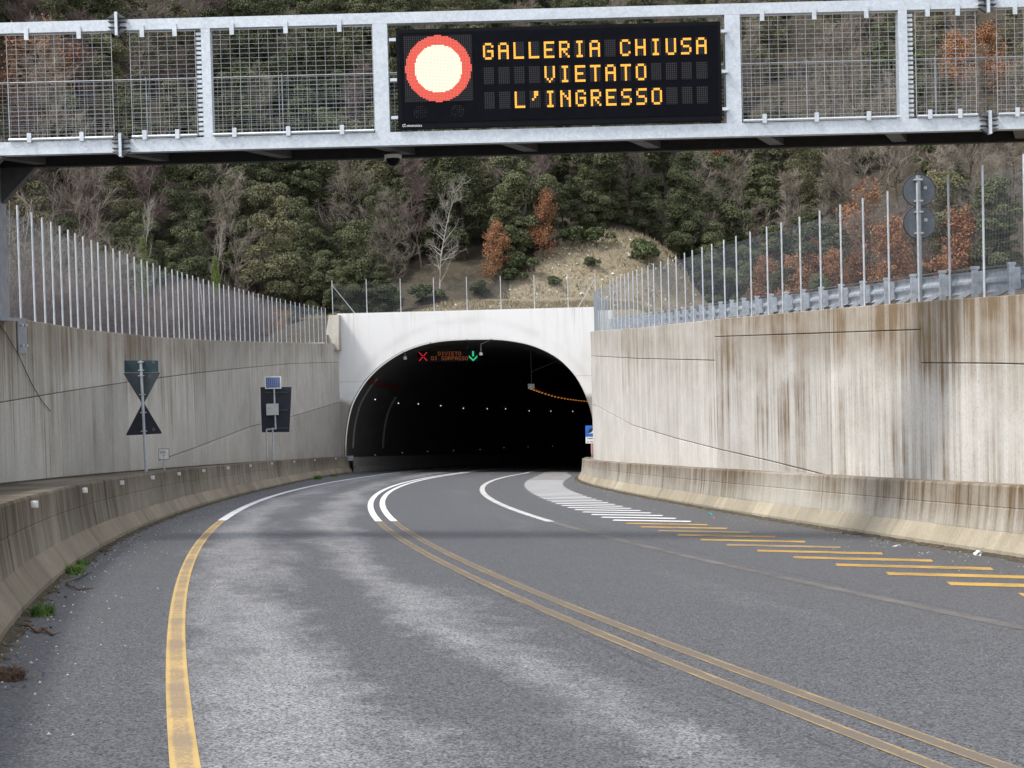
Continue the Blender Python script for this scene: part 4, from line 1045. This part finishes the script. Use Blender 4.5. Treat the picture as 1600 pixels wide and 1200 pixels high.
rs = np.random.RandomState(92); tr, tw, _ = skeleton(rs, 4.6, 2.4, 8, 5, 5, .42, .006, low=.25, multi=8); KINDS['pale_shrub'] = [(tr.mesh('stem', M['twig_grey']), tw.mesh('twigs', M['twig_grey']))]
rs = np.random.RandomState(93); tr, tw, _ = skeleton(rs, 9.6, 2.7, 26, 6, 6, .75, .012, .02, .12); KINDS['pale'] = [(tr.mesh('trunk', M['bark_pale']), tw.mesh('crown', M['twig_pale']))]
rs = np.random.RandomState(94); L = [(rs.normal() * .5, rs.normal() * .5, .5 + rs.rand() * .8, .5) for _ in range(7)]
KINDS['broom'] = [(MB().tube([(0, 0, -.2), (0, 0, .7)], [.05, .02], 5).mesh('stem', M['bark']), quads('foliage', *cloud(rs, L, 2600, .06), rs, M['leaf_broom'], 2.2))]
LAB = {'evergreen': ('evergreen_tree', 'dark green evergreen oak in the dense wood on the hillside', 'tree', 'evergreen oaks on the hillside'),
 'olive': ('olive_green_tree', 'dull olive green tree among the darker trees on the hillside', 'tree', 'olive green trees on the hillside'),
 'bare': ('bare_tree', 'leafless grey brown tree standing in the hillside wood', 'tree', 'leafless grey trees on the hillside'),
 'purple': ('bare_tree', 'leafless purplish tree with dense fine twigs on the left of the hillside', 'tree', 'leafless purplish trees on the hillside'),
 'rust': ('oak_tree', 'tree keeping rust brown dead leaves in the hillside wood', 'tree', 'rust leaved trees on the hillside'),
 'shrub': ('bare_shrub', 'leafless purple grey shrub behind the left wall fence', 'shrub', 'leafless shrubs behind the left fence'),
 'broom': ('broom_bush', 'small rounded green bush on the dry grassy bank', 'bush', 'bushes on the grassy bank')}
COUNT = {}
LAB2 = {'evergreen': 'dark green evergreen oak in the wood', 'olive': 'dull olive green tree in the wood', 'bare': 'leafless grey brown tree in the wood', 'purple': 'leafless purplish tree in the wood', 'rust': 'rust brown leaved tree in the wood'}
def region(X, Y):
    x, y = proj((X, Y, terr(X, Y) + 5))
    if y < 45: a = 'seen over the gantry ' + ('left end' if x < 190 else 'left of the sign' if x < 600 else 'above the sign text' if x < 1130 else 'right of the sign')
    elif y < 215: a = 'behind the left gantry mesh' if x < 595 else ('behind the message sign' if x < 1145 else 'behind the right gantry mesh')
    else: a = 'above the left fence' if x < 525 else ('above the tunnel portal' if x < 930 else ('beyond the grassy bank' if x < 1180 else 'above the right guard rail'))
    b_ = {'above the left fence': (175, 350), 'above the tunnel portal': (640, 790), 'beyond the grassy bank': (1010, 1100), 'above the right guard rail': (1320, 1460)}.get(a, (0, 0))
    if b_[0]: a += ', on the left' if x < b_[0] else (', on the right' if x > b_[1] else ', midway')
    return a
def plant(kind, X, Y, s=1.0, rz=0.0, z=None, label=None, v=None, group=None, sq=1.0):
    nm, lab, cat, grp = LAB.get(kind, (None,) * 4); vs = KINDS[kind]; tr, cr = vs[COUNT.get(kind, 0) % len(vs) if v is None else v]; COUNT[kind] = COUNT.get(kind, 0) + 1
    if kind in ('evergreen', 'olive', 'bare', 'purple', 'rust') and not label: lab = LAB2[kind] + ' ' + region(X, Y)
    if label: lab, grp = label[1], group; nm = label[0]; cat = label[2]
    e = empty(nm, (X, Y, terr(X, Y) if z is None else z), lab, cat, grp, rz); e.scale = (s * sq, s * sq, s)
    link(tr.name.split('.')[0], tr, e); link(cr.name.split('.')[0], cr, e); return e
def base_at(x, y, Y): p = at(x, y, Y); return p.x, Y
RNG = random.Random(11)
# special trees first, each where its foot meets the slope
def foot_of(x, y):
    for Y in frange(101.5, 190, .25):
        p = at(x, y, Y)
        if terr(p.x, Y) >= p.z: return p.x, Y
    return p.x, Y
SPEC = [(222, 25, 93), (335, 25, 98)]
X, Y = foot_of(772, 440); plant('rust', X, Y, .56, 1.0, None, ('oak_tree', 'smaller rust brown tree left of the two above the tunnel portal', 'tree'), 0, None, .95); SPEC.append((772, 40, Y))
X, Y = foot_of(848, 408); plant('rust', X, Y, .72, 1.0, None, ('oak_tree', 'taller slender rust brown tree right of the two above the tunnel portal', 'tree'), 1, None, .75); SPEC.append((842, 40, Y))
X, Y = foot_of(686, 462); plant('pale', X, Y, .93, .4, None, ('bare_tree', 'slender pale barked leafless tree standing above the tunnel portal', 'tree'), None, None, .8); SPEC.append((684, 45, Y))
X, Y = (648 - 796) * 136 / FPX, 136; plant('pale', X, Y, 1.0, 2.4, None, ('bare_tree', 'pale leafless tree high on the hill just right of the dome camera', 'tree'), None, None, .8)
for x, Y, lab in ((222, 92, 'leafless tree with an ivy covered trunk above the left fence, left of two'), (335, 97, 'leafless tree with an ivy covered trunk above the left fence, right of two')):
    X = (x - 800) * Y / FPX + .3; e = plant('pale', X, Y, .80, 1.3, None, ('ivy_tree', lab, 'tree'), None, None, .42)
    rs = np.random.RandomState(int(x)); zz = np.array([.5 + 5.4 * rs.rand() ** 1.1 for _ in range(4600)]); aa = rs.uniform(0, 6.283, 4600); rr = rs.uniform(.15, .62, 4600) * (1 - (zz - .5) / 9)
    C = np.stack([rr * np.cos(aa) / .42, rr * np.sin(aa) / .42, zz * 1.1], 1); link('ivy', quads('ivy', C, rs.normal(size=C.shape), rs.uniform(.05, .09, 4600), rs, M['leaf_ivy']), e)
taken = [(o.location.x, o.location.y) for o in col.objects if o.type == 'EMPTY' and o.get('category') == 'tree']
Y = 99.0; row = 0
while Y < 190:
    sp = 3.3 + (Y - 99) * .016; X = -.36 * Y - 5 + (row % 2) * sp * .5
    while X < .36 * Y + 5:
        x = X + RNG.uniform(-1, 1); y = Y + RNG.uniform(-1.3, 1.3); X += sp
        if on_bank(x, y) or y < foot(x) - 7 or (y < 103 and x > -13): continue
        if min((x - a) ** 2 + (y - b_) ** 2 for a, b_ in taken) < 3.2: continue
        if 9 < x < 30 and y < 119: continue
        pxx = proj((x, y, terr(x, y) + 3))[0]
        if any(abs(pxx - a) < w_ and y < yy + .8 for a, w_, yy in SPEC): continue
        px = proj((x, y, terr(x, y) + 4))[0]; far = sm((y - 140) / 40); r_ = RNG.random()
        if px < 340: w = [('purple', .28), ('bare', .15), ('evergreen', .38 + .06 * far), ('rust', .05), ('olive', .14)]
        elif px < 1080: w = [('evergreen', .66 - .12 * far), ('bare', .14 + .06 * far), ('olive', .18 + .06 * far), ('rust', .015), ('purple', .03)]
        else: w = [('bare', .54), ('purple', .08), ('evergreen', .15 + .13 * far if x > 24 else .6), ('rust', .035 - .03 * far), ('olive', .16)]
        tot = sum(q for _, q in w); r_ *= tot; kind = w[-1][0]
        for kk, q in w:
            if r_ < q: kind = kk; break
            r_ -= q
        plant(kind, x, y, RNG.uniform(.78, 1.15) * (1.0 if kind != 'evergreen' or y > 118 else .85), RNG.uniform(0, 6.28))
    Y += 3.7 + row * .12; row += 1
# low evergreens along the upper edge of the grassy bank
X = -11.5
while X < 24:
    y = 104.0
    while on_bank(X, y + .5): y += .5
    y += RNG.uniform(1.4, 2.6); pxx = proj((X, y, terr(X, y)))[0]
    if not any(abs(pxx - a) < w_ * .6 and y < yy + .8 for a, w_, yy in SPEC):
        plant('evergreen', X, y, RNG.uniform(.42, .68), RNG.uniform(0, 6.28), terr(X, y) - .3, ('evergreen_bush', 'low bushy evergreen at the upper edge of the grassy bank, ' + ('on the left' if pxx < 700 else 'midway' if pxx < 900 else 'on the right'), 'bush'), None, 'evergreens along the grassy bank', 1.15)
    X += RNG.uniform(1.7, 2.6)
# rust leaved scrub behind the right guard rail
for x, yy, Y, s_ in ((1195, 455, 118, .62), (1232, 458, 116, .68), (1268, 455, 119, .72), (1310, 455, 117, .66), (1345, 455, 121, .6), (1215, 440, 124, .8), (1290, 440, 125, .8)):
    X = (x - 800) * Y / FPX; plant('rust', X, Y, s_, RNG.uniform(0, 6), None, ('oak_tree', 'low rust leaved tree just beyond the guard rail on the right', 'tree'), None, 'rust leaved trees beyond the guard rail')
# shrubs behind the left fence
for i in range(34):
    Y = 33 + 66 * (i / 34) ** .9 + RNG.uniform(-.8, .8); d = RNG.uniform(1.6, 4.5) + .02 * Y; X = wallL(Y) - d
    plant('shrub', X, Y, RNG.uniform(.62, 1.0) * (.75 if Y < 60 else .95), RNG.uniform(0, 6.28), max(1.6, terr(X, Y)))
for i, (Y, d, s_) in enumerate(((44, 4.2, 1.0), (50, 5.5, 1.15), (57, 5.0, 1.1), (64, 6.0, 1.05), (40, 6.5, 1.1))):
    X = wallL(Y) - d; plant('pale_shrub', X, Y, s_, i * 1.3, terr(X, Y), ('pale_shrub', 'tall leafless shrub with pale arching stems behind the left fence', 'shrub'), None, 'pale shrubs behind the left fence')
for x, Y, s_ in ((432, 103.5, .72), (385, 102, .6), (312, 99, .7)):
    X = (x - 800) * Y / FPX; plant('orange_shrub', X, Y, s_, x * .1, terr(X, Y), ('orange_shrub', 'leafless orange brown shrub behind the far end of the left fence', 'shrub'), None, 'orange shrubs behind the left fence')
for x, y, s_, lab in ((895, 388, .95, 'rounded green bush on top of the grassy bank, left of two'), (932, 384, .85, 'rounded green bush on top of the grassy bank, right of two'), (812, 432, 1.0, 'dark green bush between the two rust brown trees'), (800, 444, .7, 'small dark bush at the foot of the rust brown trees'), (745, 462, .7, 'low green bush beside the slender pale tree'), (662, 476, .9, 'dark bush behind the portal fence under the pale tree'), (600, 482, 1.0, 'dark bush behind the left part of the portal fence'), (1012, 414, 1.2, 'dark bush at the right end of the bank crest'), (868, 452, .5, 'tiny bush low on the grassy bank'), (925, 420, .5, 'tiny bush in the middle of the grassy bank')):
    X, Y = foot_of(x, y); plant('broom', X, Y, s_, x, terr(X, Y) - .05, ('broom_bush', lab, 'bush'), None, 'bushes on the grassy bank')
# dry grass and stones on the bank
def scatter(n_, ok, seed):
    rs = np.random.RandomState(seed); out = []
    while len(out) < n_:
        X, Y = rs.uniform(-14, 22), rs.uniform(101.8, 127)
        if ok(X, Y): out.append((X, Y, terr(X, Y)))
    return np.array(out), rs
P_, rs = scatter(15000, lambda X, Y: on_bank(X, Y) or Y < 109, 3)
hgt = rs.uniform(.10, .38, len(P_)); C = P_ + np.stack([np.zeros_like(hgt), np.zeros_like(hgt), hgt * .45], 1); ln = rs.normal(size=(len(P_), 3)) * np.array([.5, .3, .0]); tip = P_ + ln * hgt[:, None] + np.stack([0 * hgt, 0 * hgt, hgt], 1)
w = rs.uniform(.025, .07, (len(P_), 1)) * np.array([[1, 0, 0]]); V = np.stack([P_ - w, P_ + w, tip], 1).reshape(-1, 3)
me = bpy.data.meshes.new('dry_grass'); me.from_pydata(V.tolist(), [], np.arange(len(V)).reshape(-1, 3).tolist()); me.materials.append(M['straw']); tag(link('dry_grass', me), 'dry straw coloured grass covering the bank above the portal', 'grass', kind='stuff')
P_, rs = scatter(420, lambda X, Y: on_bank(X, Y) and (rs_k(X, Y)), 8) if False else scatter(900, on_bank, 8)
b = MB()
for X, Y, Z in P_:
    r = rs.uniform(.03, .13) * (1 if rs.rand() < .9 else 1.8); q = [Vector((X, Y, Z)) + Vector(v_) * r * rs.uniform(.7, 1.2) for v_ in ((1,0,0),(-1,0,0),(0,1,0),(0,-1,0),(0,0,.9),(0,0,-.9))]
    b.add(q, [(0,2,4),(2,1,4),(1,3,4),(3,0,4),(2,0,5),(1,2,5),(3,1,5),(0,3,5)])
tag(b.build('scattered_stones', M['stone']), 'pale stones scattered over the grassy bank', 'stones', kind='stuff')

# ------------------------------------------------------------------ weeds and litter at the foot of the barriers
def tuft(x, y, n_, h, r, mat, nm, lab, cat, grp=None):
    p = ground(x, y); rs = np.random.RandomState(int(x * 7 + y)); b = MB()
    for _ in range(n_):
        a = rs.uniform(0, 6.283); q = Vector((math.cos(a), math.sin(a), 0)) * r * rs.rand() ** .6; d = Vector((rs.normal() * .45, rs.normal() * .45, 1)); hh = h * rs.uniform(.5, 1.1); w_ = Vector((math.cos(a + 1.5), math.sin(a + 1.5), 0)) * .006
        m_ = q + d * hh * .55; t_ = q + d * hh + Vector((d.x, d.y, -.35)) * hh * .35; b.add([q - w_, q + w_, m_ + w_ * .8, m_ - w_ * .8, t_], [(0,1,2,3), (3,2,4)])
    o = b.build(nm, mat); o.location = p; tag(o, lab, cat, grp)
tuft(66, 962, 300, .13, .12, M['grass'], 'grass_tuft', 'green grass tuft at the foot of the left barrier, nearest the camera', 'grass tuft')
tuft(117, 897, 280, .15, .12, M['grass'], 'grass_tuft', 'green grass tuft at the foot of the left barrier beside a dark stick', 'grass tuft')
tuft(128, 884, 140, .11, .10, M['grass'], 'grass_tuft', 'thin small grass tuft just behind the second green tuft', 'grass tuft')
tuft(497, 749, 300, .28, .24, M['grass'], 'grass_tuft', 'grass tuft at the barrier foot near the tunnel, larger of two', 'grass tuft')
tuft(522, 744.5, 160, .2, .25, M['grass'], 'grass_tuft', 'low grass tuft at the barrier foot nearest the tunnel mouth', 'grass tuft')
tuft(8, 1062, 520, .09, .13, M['dead'], 'dead_weed', 'clump of dead brown weeds on the shoulder at the left edge', 'weeds')
def twig(nm, pts, r, mat, lab, cat='twig'):
    P = [ground(x, y) for x, y in pts]; P = [p + Vector((0, 0, .012 + .02 * (i % 2))) for i, p in enumerate(P)]; o0 = P[0]; b = MB().tube([p - o0 for p in P], r, 5)
    for i in range(1, len(P)): b.tube([P[i] - o0, P[i] - o0 + Vector((.06, .05 * (-1) ** i, .01))], [r * .8, r * .3], 4)
    o = b.build(nm, mat); o.location = o0; tag(o, lab, cat)
twig('dry_stick', [(34, 980), (46, 983), (58, 990), (68, 987), (82, 994)], .012, M['dead'], 'brown dry stick on the shoulder between tuft and dead weeds')
twig('dry_stick', [(103, 914), (112, 921), (124, 923), (140, 924)], .010, M['dead'], 'thin dark stick lying below the second grass tuft')
twig('dry_stick', [(104, 912), (120, 909), (136, 898)], .009, M['bark'], 'dark stick leaning from the second grass tuft')
twig('dry_stick', [(155, 862), (163, 864), (170, 862)], .012, M['dead'], 'short dark stick at the barrier foot farther up')
def crumple(nm, x, y, s_, mat, lab):
    p = ground(x, y); rs = np.random.RandomState(int(x)); b = MB()
    for _ in range(7):
        c = Vector((rs.normal() * s_ * .5, rs.normal() * s_ * .35, abs(rs.normal()) * s_ * .25 + .01)); q = [c + Vector(rs.normal(size=3)) * s_ * .35 for _ in range(4)]
        for k_ in q: k_.z = max(k_.z, .004)
        b.add(q, [(0, 1, 2), (0, 2, 3), (0, 3, 1)])
    o = b.build(nm, mat); o.location = p; tag(o, lab, 'litter')
crumple('crumpled_paper', 1528, 868, .08, M['litter'], 'crumpled white paper at the foot of the right barrier')
crumple('paper_scrap', 1402, 854, .06, M['litter'], 'small white scrap beside the right barrier, left of the crumpled paper')
crumple('paper_scrap', 1110, 805, .09, M['litter_teal'], 'teal scrap of litter at the foot of the right barrier')
rs = np.random.RandomState(77); b = MB()
for _ in range(1100):
    if rs.rand() < .6: Y = 12 + 70 * rs.rand() ** 1.2; X = br_c(Y) - abs(rs.normal()) * .7 - .03
    else: Y = 7 + 45 * rs.rand(); X = bl_c(Y) + abs(rs.normal()) * .5 + .03
    r = rs.uniform(.004, .015); c = Vector((X, Y, road(X, Y) + .003)); q = [c + Vector(v_) * r * rs.uniform(.7, 1.3) for v_ in ((1,0,0),(-.5,.9,0),(-.5,-.9,0),(0,0,.9))]
    b.add(q, [(0,1,3),(1,2,3),(2,0,3)])
tag(b.build('loose_grit', M['stone']), 'pale loose grit along the foot of the barriers', 'grit', kind='stuff')
C, N, S = [], [], []
for _ in range(1500):
    if rs.rand() < .65: Y = 6 + 60 * rs.rand() ** 1.5; X = bl_c(Y) + abs(rs.normal()) * .16 + .02
    else: Y = 18 + 60 * rs.rand(); X = br_c(Y) - abs(rs.normal()) * .18 - .02
    C.append((X, Y, road(X, Y) + rs.uniform(.006, .03))); N.append((rs.normal() * .4, rs.normal() * .4, 1)); S.append(rs.uniform(.008, .028))
tag(link('leaf_litter', quads('leaf_litter', np.array(C), np.array(N), np.array(S), rs, M['leaf_tan'])), 'dead brown leaf litter along the foot of the barriers', 'leaf litter', kind='stuff')
